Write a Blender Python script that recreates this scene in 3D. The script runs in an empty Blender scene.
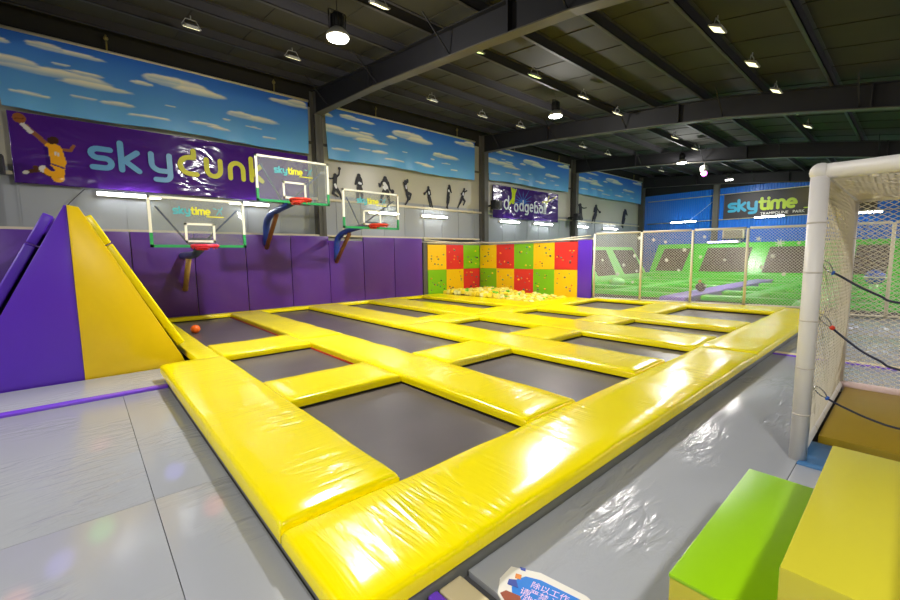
import bpy, bmesh, math, random
import numpy as np
from mathutils import Vector, Matrix, noise
random.seed(7)
PI = math.pi
SC = bpy.context.scene
COL = SC.collection

# ------------------------------------------------------------------ camera
CZ = 1.84
_p, _y, _r, _f = .1066, .8455, -.0121, 412.96
fwd = Vector((math.cos(_y)*math.cos(_p), math.sin(_y)*math.cos(_p), -math.sin(_p)))
rt0 = Vector((math.sin(_y), -math.cos(_y), 0)); up0 = rt0.cross(fwd)
rt = math.cos(_r)*rt0 + math.sin(_r)*up0
up = -math.sin(_r)*rt0 + math.cos(_r)*up0
cam = bpy.data.cameras.new('camera'); camo = bpy.data.objects.new('camera', cam); COL.objects.link(camo)
M = Matrix((rt, up, -fwd)).transposed().to_4x4(); M.translation = Vector((0, 0, CZ))
camo.matrix_world = M
cam.sensor_width = 36; cam.lens = _f/900*36; cam.clip_start = .05; cam.clip_end = 200
SC.camera = camo
# ------------------------------------------------------------------ world, exposure
w = bpy.data.worlds.new('world'); SC.world = w; w.use_nodes = True
w.node_tree.nodes['Background'].inputs[0].default_value = (.6, .65, .75, 1)
w.node_tree.nodes['Background'].inputs[1].default_value = .05
SC.view_settings.view_transform = 'Standard'; SC.view_settings.look = 'None'
SC.view_settings.gamma = 1; SC.view_settings.use_curve_mapping = False
SC.view_settings.exposure = 0.0
SC.cycles.caustics_reflective = False; SC.cycles.caustics_refractive = False
LAMP_W = 410.0      # each high bay lamp
TUBE_E = 32.0       # fluorescent tube emission
FLOOD_E = 1.6

# ------------------------------------------------------------------ materials
def s2l(c):
    c = c/255
    return c/12.92 if c <= .04045 else ((c+.055)/1.055)**2.4
def rgb(r, g, b): return (s2l(r), s2l(g), s2l(b), 1)
MATS = {}
def mat(name, col, *a, mask=(.34, .62), **k):
    if name in MATS: return MATS[name]
    MASK[:] = mask
    return mat_(name, col, *a, **k)
MASK = [.34, .62]
def mat_(name, col, rough=.5, metal=0, spec=.5, emit=None, es=0, coat=0, bump=None, vcol=False, var=None, alpha=None, sheen=0):
    """bump = (sx, sy, sz, strength, distance, detail); var = (scale, amount) gentle colour mottling"""
    if name in MATS: return MATS[name]
    m = bpy.data.materials.new(name); m.use_nodes = True
    nt = m.node_tree; b = nt.nodes['Principled BSDF']
    b.inputs['Base Color'].default_value = col
    b.inputs['Roughness'].default_value = rough
    b.inputs['Metallic'].default_value = metal
    b.inputs['Specular IOR Level'].default_value = spec
    if coat: b.inputs['Coat Weight'].default_value = coat; b.inputs['Coat Roughness'].default_value = .08
    if emit: b.inputs['Emission Color'].default_value = emit; b.inputs['Emission Strength'].default_value = es
    tc = nt.nodes.new('ShaderNodeTexCoord')
    src = None
    if vcol:
        a = nt.nodes.new('ShaderNodeVertexColor'); a.layer_name = 'print'; src = a.outputs['Color']
        nt.links.new(src, b.inputs['Base Color'])
    if var:
        n = nt.nodes.new('ShaderNodeTexNoise'); n.inputs['Scale'].default_value = var[0]; n.inputs['Detail'].default_value = 6
        nt.links.new(tc.outputs['Object'], n.inputs['Vector'])
        mr = nt.nodes.new('ShaderNodeMapRange'); mr.inputs['From Min'].default_value = .3; mr.inputs['From Max'].default_value = .7
        mr.inputs['To Min'].default_value = 1-var[1]; mr.inputs['To Max'].default_value = 1+var[1]
        nt.links.new(n.outputs['Fac'], mr.inputs['Value'])
        mx = nt.nodes.new('ShaderNodeVectorMath'); mx.operation = 'SCALE'
        if src: nt.links.new(src, mx.inputs[0])
        else: mx.inputs[0].default_value = col[:3]
        nt.links.new(mr.outputs['Result'], mx.inputs['Scale'])
        nt.links.new(mx.outputs[0], b.inputs['Base Color'])
    if bump:
        mp = nt.nodes.new('ShaderNodeMapping'); mp.inputs['Scale'].default_value = bump[:3]
        nt.links.new(tc.outputs['Object'], mp.inputs['Vector'])
        n = nt.nodes.new('ShaderNodeTexNoise'); n.inputs['Scale'].default_value = 1; n.inputs['Detail'].default_value = bump[5]
        n.inputs['Distortion'].default_value = .6
        nt.links.new(mp.outputs[0], n.inputs['Vector'])
        n2 = nt.nodes.new('ShaderNodeTexNoise'); n2.inputs['Scale'].default_value = .9; n2.inputs['Detail'].default_value = 2
        nt.links.new(tc.outputs['Object'], n2.inputs['Vector'])
        mr = nt.nodes.new('ShaderNodeMapRange'); mr.inputs['From Min'].default_value = MASK[0]; mr.inputs['From Max'].default_value = MASK[1]
        nt.links.new(n2.outputs['Fac'], mr.inputs['Value'])
        mul = nt.nodes.new('ShaderNodeMath'); mul.operation = 'MULTIPLY'
        sb = nt.nodes.new('ShaderNodeMath'); sb.operation = 'SUBTRACT'; sb.inputs[1].default_value = .5
        nt.links.new(n.outputs['Fac'], sb.inputs[0]); nt.links.new(sb.outputs[0], mul.inputs[0]); nt.links.new(mr.outputs['Result'], mul.inputs[1])
        bp = nt.nodes.new('ShaderNodeBump'); bp.inputs['Strength'].default_value = bump[3]; bp.inputs['Distance'].default_value = bump[4]
        nt.links.new(mul.outputs[0], bp.inputs['Height']); nt.links.new(bp.outputs[0], b.inputs['Normal'])
    MATS[name] = m
    return m
YEL = (.96, .80, .0, 1)
m_yx = mat('yellow_vinyl_creased_across_x', YEL, .2, bump=(13, 1.6, 3, 1, .015, 3), mask=(.43, .64))
m_yy = mat('yellow_vinyl_creased_across_y', YEL, .2, bump=(1.6, 13, 3, 1, .018, 3), mask=(.43, .64))
m_yedge = mat('yellow_vinyl_smooth', (.82, .60, .0, 1), .3, bump=(5, 5, 5, .5, .012, 2))
m_grey = mat('grey_mat_vinyl', rgb(164, 167, 173), .2, bump=(4, 13, 3, 1, .024, 3), mask=(.47, .62), var=(.6, .04))
m_grey2 = mat('grey_skirt', rgb(118, 120, 118), .55, var=(3, .08))
m_purple = mat('purple_vinyl', rgb(92, 48, 150), .33, bump=(3, 3, 3, .6, .015, 2))
m_violet = mat('violet_vinyl', rgb(92, 44, 190), .3, bump=(4, 4, 4, .5, .01, 2))
m_violetg = mat('glossy_violet_edging', rgb(120, 72, 215), .25)
m_cream = mat('cream_woven_tape', rgb(214, 200, 160), .7, bump=(60, 60, 60, .4, .004, 1))
m_lime = mat('lime_vinyl', rgb(140, 190, 10), .28, bump=(2, 2, 2, .3, .01, 2))
m_olive = mat('olive_yellow_vinyl', rgb(186, 178, 48), .24, bump=(2, 2, 2, .3, .01, 2))
m_bed = mat('black_trampoline_fabric', rgb(90, 82, 82), .34, bump=(90, 90, 90, .25, .003, 1), var=(1.4, .12))
m_red = mat('red_frame_foam', rgb(220, 60, 20), .5)
m_frame = mat('dark_steel_frame', rgb(24, 22, 22), .6)
m_wallu = mat('beige_wall_panel', rgb(176, 172, 156), .32, var=(.5, .03))
m_walll = mat('grey_wall_panel', rgb(150, 154, 158), .28, var=(.5, .03))
m_plain = mat('plain_plaster', rgb(150, 150, 145), .8)
m_floor = mat('concrete_floor', rgb(78, 78, 80), .8, var=(2, .1))
m_trimw = mat('cream_painted_trim', rgb(205, 196, 170), .5)
m_blue = mat('blue_corrugated_sheet', rgb(26, 116, 220), .35)
m_roof = mat('roof_insulation', rgb(37, 35, 22), .8, var=(.7, .3))
m_purl = mat('purlin_paint', rgb(50, 48, 52), .6)
m_beam = mat('roof_beam_paint', rgb(18, 17, 21), .65, var=(3, .1))
m_beamf = mat('beam_flange_paint', rgb(70, 66, 56), .55)
m_column = mat('column_paint', rgb(88, 86, 80), .5, var=(3, .08))
m_black = mat('black_plastic', rgb(18, 18, 20), .45)
m_white = mat('white_paint', rgb(228, 224, 214), .4)
m_foamw = mat('white_foam_sleeve', rgb(222, 218, 214), .42, bump=(20, 20, 20, .4, .005, 2))
m_net = mat('cream_netting', rgb(224, 216, 196), .6)
m_mesh = mat('white_wire_mesh', rgb(228, 226, 218), .5)
m_fence = mat('cream_fence_paint', rgb(226, 218, 196), .4)
m_green = mat('green_vinyl', rgb(72, 205, 38), .3, bump=(3, 3, 3, .5, .012, 2))
m_green2 = mat('pale_green_vinyl', rgb(150, 232, 130), .3)
m_lilac = mat('lilac_vinyl', rgb(150, 120, 220), .3)
m_bgreen = mat('green_painted_steel', rgb(40, 150, 85), .4)
m_bblue = mat('blue_painted_steel', rgb(38, 68, 165), .32)
m_navy = mat('navy_steel', rgb(60, 75, 120), .4)
m_brown = mat('brown_wrapped_strut', rgb(120, 72, 36), .55)
m_tan = mat('tan_wrapped_strut', rgb(196, 160, 96), .55)
m_rim = mat('red_rim_paint', rgb(200, 52, 36), .35)
m_rimp = mat('pink_red_rim_paint', rgb(232, 50, 80), .35)
m_bwhite = mat('backboard_white', rgb(236, 234, 218), .4)
m_teal = mat('teal_print', rgb(70, 165, 175), .5)
m_lettery = mat('yellow_green_print', rgb(212, 208, 30), .5)
m_letterb = mat('sky_blue_print', rgb(96, 158, 205), .35)
m_cyan = mat('cyan_print', rgb(40, 160, 200), .4)
m_limep = mat('lime_print', rgb(175, 200, 20), .4)
m_chrome = mat('steel_clip', rgb(190, 190, 190), .25, metal=1)
m_cord = mat('dark_cord', rgb(28, 32, 58), .6)
m_clipb = mat('blue_webbing', rgb(30, 90, 190), .5)
m_clipr = mat('red_band', rgb(225, 62, 30), .5)
m_ball = mat('orange_rubber', rgb(245, 108, 20), .4, bump=(60, 60, 60, .3, .003, 1))
m_sky = mat('printed_sky_cloth', (1, 1, 1, 1), .32, vcol=True)
m_prn = mat('printed_glossy_vinyl', (1, 1, 1, 1), .14, vcol=True, bump=(1.1, 2, 2.0, 1, .09, 2))
m_prnm = mat('printed_matt_vinyl', (1, 1, 1, 1), .5, vcol=True)
m_sil = mat('black_wall_vinyl', rgb(16, 16, 26), .55)
m_silw = mat('white_wall_vinyl', rgb(215, 215, 220), .4)
m_lens = mat('lamp_lens', (1, 1, 1, 1), .4, emit=(1, .97, .93, 1), es=14)
m_tube = mat('fluorescent_tube', (1, 1, 1, 1), .4, emit=(.93, .97, 1, 1), es=TUBE_E)
m_uv = mat('violet_tube', (1, 1, 1, 1), .4, emit=(.55, .4, 1, 1), es=8)
m_mag = mat('magenta_lamp_lens', (1, 1, 1, 1), .4, emit=(1, .15, .9, 1), es=6)
m_flens = mat('floodlight_lens', rgb(230, 226, 180), .3, emit=(1, .95, .6, 1), es=FLOOD_E)
m_flen2 = mat('floodlight_lens_green', rgb(220, 240, 170), .3, emit=(.75, 1, .35, 1), es=FLOOD_E)
m_fcase = mat('floodlight_case', rgb(150, 148, 140), .4)
def glass_mat():
    m = bpy.data.materials.new('clear_backboard_glass'); m.use_nodes = True; nt = m.node_tree
    b = nt.nodes['Principled BSDF']; nt.nodes.remove(b); out = nt.nodes['Material Output']
    t = nt.nodes.new('ShaderNodeBsdfTransparent'); t.inputs[0].default_value = (.93, .95, .94, 1)
    g = nt.nodes.new('ShaderNodeBsdfGlossy'); g.inputs['Roughness'].default_value = .04
    d = nt.nodes.new('ShaderNodeBsdfDiffuse'); d.inputs[0].default_value = (.8, .84, .82, 1)
    f = nt.nodes.new('ShaderNodeFresnel'); f.inputs[0].default_value = 1.5
    a = nt.nodes.new('ShaderNodeMixShader'); a.inputs[0].default_value = .10
    c = nt.nodes.new('ShaderNodeMixShader')
    nt.links.new(t.outputs[0], a.inputs[1]); nt.links.new(d.outputs[0], a.inputs[2])
    nt.links.new(f.outputs[0], c.inputs[0]); nt.links.new(a.outputs[0], c.inputs[1]); nt.links.new(g.outputs[0], c.inputs[2])
    nt.links.new(c.outputs[0], out.inputs['Surface'])
    return m
m_glass = glass_mat()

# ------------------------------------------------------------------ mesh helpers
class MB:
    """collects geometry for ONE mesh object"""
    def __init__(s): s.v = []; s.f = []; s.mi = []; s.m = 0; s.sm = []
    def add(s, vs, fs, smooth=False):
        o = len(s.v); s.v += [tuple(v) for v in vs]
        for f in fs: s.f.append([i+o for i in f]); s.mi.append(s.m); s.sm.append(smooth)
    def box(s, x0, x1, y0, y1, z0, z1):
        s.add([(x0,y0,z0),(x1,y0,z0),(x1,y1,z0),(x0,y1,z0),(x0,y0,z1),(x1,y0,z1),(x1,y1,z1),(x0,y1,z1)],
              [(3,2,1,0),(4,5,6,7),(0,1,5,4),(1,2,6,5),(2,3,7,6),(3,0,4,7)])
    def prism(s, pts, axis, a, b):
        """extrude 2D polygon (other two axes in order) between a and b on axis"""
        def P(q, t):
            return (t, q[0], q[1]) if axis == 'x' else (q[0], t, q[1]) if axis == 'y' else (q[0], q[1], t)
        n = len(pts)
        s.add([P(q, a) for q in pts]+[P(q, b) for q in pts],
              [list(range(n))[::-1], [i+n for i in range(n)]]+[(i, (i+1) % n, (i+1) % n+n, i+n) for i in range(n)])
    def tube(s, p, q, r, n=8, r2=None, caps=True):
        p = Vector(p); q = Vector(q); d = (q-p)
        if d.length < 1e-6: return
        d.normalize(); u = d.orthogonal().normalized(); v = d.cross(u); r2 = r if r2 is None else r2
        vs = [p+(u*math.cos(2*PI*i/n)+v*math.sin(2*PI*i/n))*r for i in range(n)]+[q+(u*math.cos(2*PI*i/n)+v*math.sin(2*PI*i/n))*r2 for i in range(n)]
        fs = [(i, (i+1) % n, (i+1) % n+n, i+n) for i in range(n)]
        if caps: fs += [list(range(n))[::-1], list(range(n, 2*n))]
        s.add(vs, fs, n > 5)
    def path(s, pts, r, n=8):
        """smooth tube through points"""
        pts = [Vector(p) for p in pts]; rings = []
        u = None
        for i, p in enumerate(pts):
            d = (pts[min(i+1, len(pts)-1)]-pts[max(i-1, 0)]).normalized()
            u = d.orthogonal().normalized() if u is None else (u-d*u.dot(d)).normalized()
            v = d.cross(u); rr = r[i] if isinstance(r, (list, tuple)) else r
            rings.append([p+(u*math.cos(2*PI*k/n)+v*math.sin(2*PI*k/n))*rr for k in range(n)])
        vs = [x for g in rings for x in g]
        fs = [(i*n+k, i*n+(k+1) % n, (i+1)*n+(k+1) % n, (i+1)*n+k) for i in range(len(pts)-1) for k in range(n)]
        fs += [list(range(n))[::-1], list(range((len(pts)-1)*n, len(pts)*n))]
        s.add(vs, fs, True)
    def lathe(s, c, prof, n=20, axis='z'):
        c = Vector(c); vs = []
        for r, h in prof:
            for k in range(n):
                a = 2*PI*k/n
                vs.append(c+(Vector((r*math.cos(a), r*math.sin(a), h)) if axis == 'z' else Vector((r*math.cos(a), h, r*math.sin(a)))))
        fs = [(i*n+k, i*n+(k+1) % n, (i+1)*n+(k+1) % n, (i+1)*n+k) for i in range(len(prof)-1) for k in range(n)]
        fs += [list(range(n))[::-1], list(range((len(prof)-1)*n, len(prof)*n))]
        s.add(vs, fs, True)
    def torus(s, c, R, r, n=28, k=10):
        vs = []; c = Vector(c)
        for i in range(n):
            a = 2*PI*i/n
            for j in range(k):
                b = 2*PI*j/k
                vs.append(c+Vector(((R+r*math.cos(b))*math.cos(a), (R+r*math.cos(b))*math.sin(a), r*math.sin(b))))
        s.add(vs, [(i*k+j, ((i+1) % n)*k+j, ((i+1) % n)*k+(j+1) % k, i*k+(j+1) % k) for i in range(n) for j in range(k)], True)
    def ball(s, c, r, n=16, sc=(1, 1, 1)):
        vs = []; c = Vector(c); m = n//2
        for i in range(m+1):
            t = PI*i/m
            for j in range(n):
                a = 2*PI*j/n
                vs.append(c+Vector((r*sc[0]*math.sin(t)*math.cos(a), r*sc[1]*math.sin(t)*math.sin(a), r*sc[2]*math.cos(t))))
        s.add(vs, [(i*n+j, (i+1)*n+j, (i+1)*n+(j+1) % n, i*n+(j+1) % n) for i in range(m) for j in range(n)], True)
    def build(s, name, mats, parent=None, loc=(0, 0, 0), bevel=0, seg=2, clean=False):
        me = bpy.data.meshes.new(name)
        L = Vector(loc)
        me.from_pydata([tuple(Vector(v)-L) for v in s.v] if L.length else s.v, [], s.f)
        if not isinstance(mats, (list, tuple)): mats = [mats]
        for m in mats: me.materials.append(m)
        me.polygons.foreach_set('material_index', s.mi); me.polygons.foreach_set('use_smooth', s.sm)
        bm = bmesh.new(); bm.from_mesh(me)
        bmesh.ops.recalc_face_normals(bm, faces=bm.faces)
        if bevel:
            bmesh.ops.bevel(bm, geom=list(bm.edges), offset=bevel, segments=seg, affect='EDGES', profile=.6)
            for f in bm.faces: f.smooth = f.calc_area()/max(e.calc_length() for e in f.edges) < 1.6*bevel
        bm.to_mesh(me); bm.free()
        if bevel:
            try: me.set_sharp_from_angle(angle=math.radians(50))
            except Exception: pass
        me.update()
        o = bpy.data.objects.new(name, me); COL.objects.link(o)
        o.location = L
        if parent:
            o.parent = parent
            o.location = L - parent.location   # parents are never rotated before their parts are built
        return o
def tag(o, label, cat, group=None):
    o['label'] = label; o['category'] = cat
    if group: o['group'] = group
    return o
def thing(name, loc, label, cat, group=None):
    o = bpy.data.objects.new(name, None); COL.objects.link(o); o.location = loc; o.empty_display_size = .2
    return tag(o, label, cat, group)
def part(name, mb, mats, parent, bevel=0, seg=2):
    """mb in world coordinates, origin at the thing's base"""
    base = parent
    L = Vector((0, 0, 0)); q = parent
    while q: L += q.location; q = q.parent
    o = mb.build(name, mats, None, loc=L, bevel=bevel, seg=seg)
    o.parent = parent; o.location = (0, 0, 0)
    return o
def struct(name, mb, mats, bevel=0):
    o = mb.build(name, mats, None, bevel=bevel); o['kind'] = 'structure'; return o
def pad_obj(name, x0, x1, y0, y1, z0, z1, m, bevel=.035, puff=.012, seed=0, res=.16):
    """a stuffed vinyl pad: rounded box whose skin is gently uneven"""
    nx = max(2, int((x1-x0)/res)); ny = max(2, int((y1-y0)/res))
    nx = min(nx, 60); ny = min(ny, 60)
    bm = bmesh.new()
    cx, cy, cz = (x0+x1)/2, (y0+y1)/2, z0
    hx, hy = (x1-x0)/2, (y1-y0)/2
    b = bevel
    # cross profile of the skin from the bottom edge over the top
    def inset(i, n, h):
        return -h + 2*h*i/n
    us = [-hx, -hx+b*.3, -hx+b]+[-hx+b+(2*hx-2*b)*i/nx for i in range(1, nx)]+[hx-b, hx-b*.3, hx]
    vs = [-hy, -hy+b*.3, -hy+b]+[-hy+b+(2*hy-2*b)*i/ny for i in range(1, ny)]+[hy-b, hy-b*.3, hy]
    def drop(t, h):
        e = h-abs(t)
        if e >= b: return 0
        return b-math.sqrt(max(0, b*b-(b-e)**2))
    H = z1-z0
    grid = []
    for j, v in enumerate(vs):
        row = []
        for i, u in enumerate(us):
            d = min(b, math.hypot(drop(u, hx), drop(v, hy)))
            n = noise.noise(Vector((u*1.7+seed*3.1, v*1.7, seed)))*puff + noise.noise(Vector((u*5+seed, v*5, 3)))*puff*.35
            row.append(bm.verts.new((u, v, H-d+(n if d < b*.5 else n*.3))))
        grid.append(row)
    for j in range(len(vs)-1):
        for i in range(len(us)-1):
            bm.faces.new((grid[j][i], grid[j][i+1], grid[j+1][i+1], grid[j+1][i]))
    rim = [grid[0][i] for i in range(len(us))]+[grid[j][-1] for j in range(1, len(vs))]+[grid[-1][i] for i in range(len(us)-2, -1, -1)]+[grid[j][0] for j in range(len(vs)-2, 0, -1)]
    low = [bm.verts.new((v.co.x, v.co.y, 0)) for v in rim]
    n = len(rim)
    for i in range(n):
        bm.faces.new((rim[i], low[i], low[(i+1) % n], rim[(i+1) % n]))
    bm.faces.new(low)
    bmesh.ops.recalc_face_normals(bm, faces=bm.faces)
    for f in bm.faces: f.smooth = True
    me = bpy.data.meshes.new(name); bm.to_mesh(me); bm.free()
    try: me.set_sharp_from_angle(angle=math.radians(60))
    except Exception: pass
    me.materials.append(m)
    o = bpy.data.objects.new(name, me); COL.objects.link(o); o.location = (cx, cy, cz)
    return o

# rounded-stroke lettering: polylines in letter units (x-height 1)
def arc(cx, cy, rx, ry, a0, a1, n=10):
    return [(cx+rx*math.cos(math.radians(a0+(a1-a0)*i/n)), cy+ry*math.sin(math.radians(a0+(a1-a0)*i/n))) for i in range(n+1)]
GL = {
 's': (.75, [[(.72,.98)]+arc(.28,.75,.26,.24,90,270,8)+arc(.5,.26,.24,.25,90,-90,8)+[(.05,.01)]]),
 'k': (.7, [[(0,0),(0,1.42)],[(.62,1),(.12,.52),(.66,0)]]),
 'y': (.8, [[(0,1)]+arc(.4,.5,.4,.4,180,270,6)+[(.78,.1)],[(.78,1),(.78,0)]+arc(.53,-.12,.25,.28,0,-90,5)+[(.15,-.4)]]),
 'D': (.75, [[(.62,1.42),(.62,1.0)]+arc(.45,.5,.43,.5,90,270,10)+[(.72,0)]]),
 'u': (.8, [[(0,1)]+arc(.4,.42,.4,.42,180,360,10)+[(.8,1)]]),
 'n': (.8, [[(0,0)]+arc(.4,.58,.4,.42,180,0,10)+[(.8,0)]]),
 't': (.6, [[(.2,1.4)]+arc(.45,.28,.25,.27,180,270,5)+[(.6,.01)],[(0,.98),(.55,.98)]]),
 'i': (.05, [[(0,0),(0,1)],[(0,1.36),(0,1.4)]]),
 'm': (1.2, [[(0,0)]+arc(.3,.66,.3,.34,180,0,8)+[(.6,0)],[(.6,.6)]+arc(.9,.66,.3,.34,180,0,8)+[(1.2,0)]]),
 'e': (.78, [[(.06,.5),(.78,.5)]+arc(.4,.5,.39,.5,0,300,14)]),
 'o': (.8, [arc(.4,.5,.4,.5,0,360,16)]),
 'd': (.8, [arc(.4,.5,.4,.5,0,360,16),[(.8,0),(.8,1.42)]]),
 'b': (.8, [arc(.4,.5,.4,.5,0,360,16),[(0,0),(0,1.42)]]),
 'g': (.8, [arc(.4,.5,.4,.5,0,360,16),[(.8,1),(.8,-.1)]+arc(.5,-.12,.3,.26,0,-90,5)+[(.1,-.38)]]),
 'a': (.8, [arc(.4,.38,.4,.38,0,360,14),[(.12,1.02),(.5,1.02),(.8,.8),(.8,0)]]),
 'l': (.05, [[(0,0),(0,1.42)]]),
}
_lift = [0]
def strokes(mb, polys, hw, to3, th=.004):
    """flat round-ended ribbons with real (small) thickness; to3(x, y, h) -> 3D"""
    for pl in polys:
        P = [np.array(p, float) for p in pl]
        P = [p for i, p in enumerate(P) if i == 0 or np.hypot(*(p-P[i-1])) > 1e-6]
        closed = np.hypot(*(P[0]-P[-1])) < 1e-6 and len(P) > 3
        # sharp corners are broken into separate ribbons
        runs = []; cur = [P[0]]
        for i in range(1, len(P)):
            cur.append(P[i])
            if i < len(P)-1:
                a = P[i]-P[i-1]; b = P[i+1]-P[i]
                if a.dot(b) < .55*np.hypot(*a)*np.hypot(*b): runs.append(cur); cur = [P[i]]
        runs.append(cur)
        for R in runs:
            _lift[0] = (_lift[0]+1) % 7; h1 = th+_lift[0]*.0005
            L, Rr = [], []
            for i, p in enumerate(R):
                d = R[min(i+1, len(R)-1)]-R[max(i-1, 0)]; d = d/(np.hypot(*d)+1e-12); n_ = np.array([-d[1], d[0]])
                L.append(p+n_*hw); Rr.append(p-n_*hw)
            def cap(c, d, s_):
                t = math.atan2(d[1], d[0])
                return [c+hw*np.array([math.cos(t+math.radians(x)), math.sin(t+math.radians(x))]) for x in range(-60, 61, 30)]
            c0 = [] if closed and len(runs) == 1 else cap(R[0], R[0]-R[1], 0)
            c1 = [] if closed and len(runs) == 1 else cap(R[-1], R[-1]-R[-2], 1)
            n = len(R)
            top = L+Rr; vs = [to3(x, y, h1) for x, y in top]+[to3(x, y, 0) for x, y in top]; m2 = 2*n
            fs = [(k, k+1, n+k+1, n+k) for k in range(n-1)]
            fs += [(k, k+m2, k+1+m2, k+1) for k in range(n-1)]+[(n+k, n+k+1, n+k+1+m2, n+k+m2) for k in range(n-1)]
            o = len(vs)
            for cc, a, b in ((c0, 0, n), (c1, n-1, 2*n-1)):
                if not cc: continue
                k0 = len(vs); vs += [to3(x, y, h1) for x, y in cc]
                idx = list(range(k0, k0+len(cc)))
                fs.append([a]+idx+[b] if cc is c0 else [b]+idx+[a])
            mb.add(vs, fs)
def word(mb, txt, x, y, xh, hw, to3, gap=.32, lw=1.0, th=.004):
    for ch in txt:
        wd, pl = GL[ch]
        strokes(mb, [[(x+px*xh*lw, y+py*xh) for px, py in q] for q in pl], hw, to3, th)
        x += (wd*lw+gap)*xh
    return x
def text_part(name, txt, size, to3, m, parent, x=0, y=0, th=.003, rot=0):
    """built-in font outline turned into a flat mesh with thickness th"""
    cu = bpy.data.curves.new('t', 'FONT'); cu.body = txt; cu.size = size
    ob = bpy.data.objects.new('t', cu); COL.objects.link(ob)
    dg = bpy.context.evaluated_depsgraph_get(); dg.update()
    me = bpy.data.meshes.new_from_object(ob.evaluated_get(dg))
    bpy.data.objects.remove(ob)
    mb = MB(); c, s = math.cos(rot), math.sin(rot)
    vs = [to3(x+v.co.x*c-v.co.y*s, y+v.co.x*s+v.co.y*c, th) for v in me.vertices]
    mb.add(vs, [list(p.vertices) for p in me.polygons])
    bpy.data.meshes.remove(me)
    if not mb.v: return None
    return part(name, mb, m, parent)
def printed(name, parent, P, nx, ny, paint, m, thick=None):
    """a printed sheet: P(u,v)->3D surface, paint(U,V)->rgb arrays (linear). Two sided with a little thickness"""
    U, V = np.meshgrid(np.linspace(0, 1, nx+1), np.linspace(0, 1, ny+1))
    colr = paint(U, V).reshape(-1, 3)
    vs = [P(u, v) for u, v in zip(U.ravel(), V.ravel())]
    n = len(vs); W = nx+1
    back = [(x+thick[0], y+thick[1], z+thick[2]) for x, y, z in vs]
    fs = [(j*W+i, j*W+i+1, (j+1)*W+i+1, (j+1)*W+i) for j in range(ny) for i in range(nx)]
    rim = [i for i in range(W)]+[j*W+nx for j in range(1, ny+1)]+[ny*W+i for i in range(nx-1, -1, -1)]+[j*W for j in range(ny-1, 0, -1)]
    fs += [tuple(n+k for k in f[::-1]) for f in fs]
    fs += [(rim[k], rim[(k+1) % len(rim)], rim[(k+1) % len(rim)]+n, rim[k]+n) for k in range(len(rim))]
    L = parent.location if parent else Vector((0, 0, 0))
    me = bpy.data.meshes.new(name); me.from_pydata([(x-L[0], y-L[1], z-L[2]) for x, y, z in vs+back], [], fs)
    ca = me.color_attributes.new('print', 'FLOAT_COLOR', 'POINT')
    c4 = np.ones((2*n, 4), np.float32); c4[:n, :3] = colr; c4[n:, :3] = colr
    ca.data.foreach_set('color', c4.ravel())
    me.polygons.foreach_set('use_smooth', [True]*len(fs))
    me.materials.append(m); me.update()
    o = bpy.data.objects.new(name, me); COL.objects.link(o)
    if parent: o.parent = parent
    return o
lin = lambda r, g, b: np.array([s2l(r), s2l(g), s2l(b)])

# ------------------------------------------------------------------ building shell
XF = 32.0; YW = 14.0; XB = -9.0; YR = -11.0
def zbot(y):   # underside of the sloping roof beams
    return float(np.interp(y, [-11, .5, 2.3, 4, 6, 10, 14], [3.6, 5.13, 5.47, 5.76, 5.98, 6.38, 6.62]))
def ztop(y): return zbot(y)+float(np.interp(y, [-11, 10, 14], [.58, .58, .78]))
mb = MB(); mb.box(XB, XF+.3, YR, YW+.3, -.2, 0); struct('floor', mb, m_floor)
mb = MB(); mb.box(XB, XF+.3, YW+.02, YW+.3, 0, 4.02); mb.m = 1; mb.box(XB, XF+.3, YW+.02, YW+.3, 4.02, 6.9); mb.m = 2; mb.box(XB, XF+.3, YW-.02, YW+.3, 6.9, 9)
mb.m = 0
x = XB
while x < XF:                                   # upright panel ribs
    mb.box(x, x+.04, YW+.0, YW+.03, 0, 4.0); x += 1.0
struct('wall_left', mb, [m_walll, m_wallu, mat('eaves_shade_and_insulation', rgb(34, 31, 24), .8)])  # top strip coloured dark for roof insulation and the shade under the eaves
mb = MB(); n = int((YW-YR)/.14)
for i in range(n):                              # corrugated blue sheet
    y = YR+i*.14
    mb.add([(XF, y, 0), (XF-.035, y+.035, 0), (XF-.035, y+.07, 0), (XF, y+.105, 0), (XF, y+.14, 0),
            (XF, y, 6.05), (XF-.035, y+.035, 6.05), (XF-.035, y+.07, 6.05), (XF, y+.105, 6.05), (XF, y+.14, 6.05)],
           [(k, k+1, k+6, k+5) for k in range(4)])
mb.m = 1; mb.box(XF+.02, XF+.3, YR, YW+.3, 0, 9)
mb.box(XF-.12, XF+.02, YR, YW, 6.05, 9)
struct('wall_far', mb, [m_blue, mat('dark_gable', rgb(20, 20, 24), .7)])
mb = MB(); mb.box(XB, XF, YR-.2, YR, 0, 7); struct('wall_right', mb, m_plain)
mb = MB(); mb.box(XB-.2, XB, YR, YW+.3, 0, 9); struct('wall_near', mb, m_plain)
ys = [-11, -6, .5, 2.3, 4, 6, 10, 14.3]
mb = MB()
for a, b in zip(ys[:-1], ys[1:]):
    za, zb = ztop(a)+.22, ztop(min(b, 14))+.22
    mb.add([(XB, a, za), (XF+.3, a, za), (XF+.3, b, zb), (XB, b, zb), (XB, a, za+.15), (XF+.3, a, za+.15), (XF+.3, b, zb+.15), (XB, b, zb+.15)],
           [(3,2,1,0),(4,5,6,7),(0,1,5,4),(1,2,6,5),(2,3,7,6),(3,0,4,7)])
xx = XB
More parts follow.
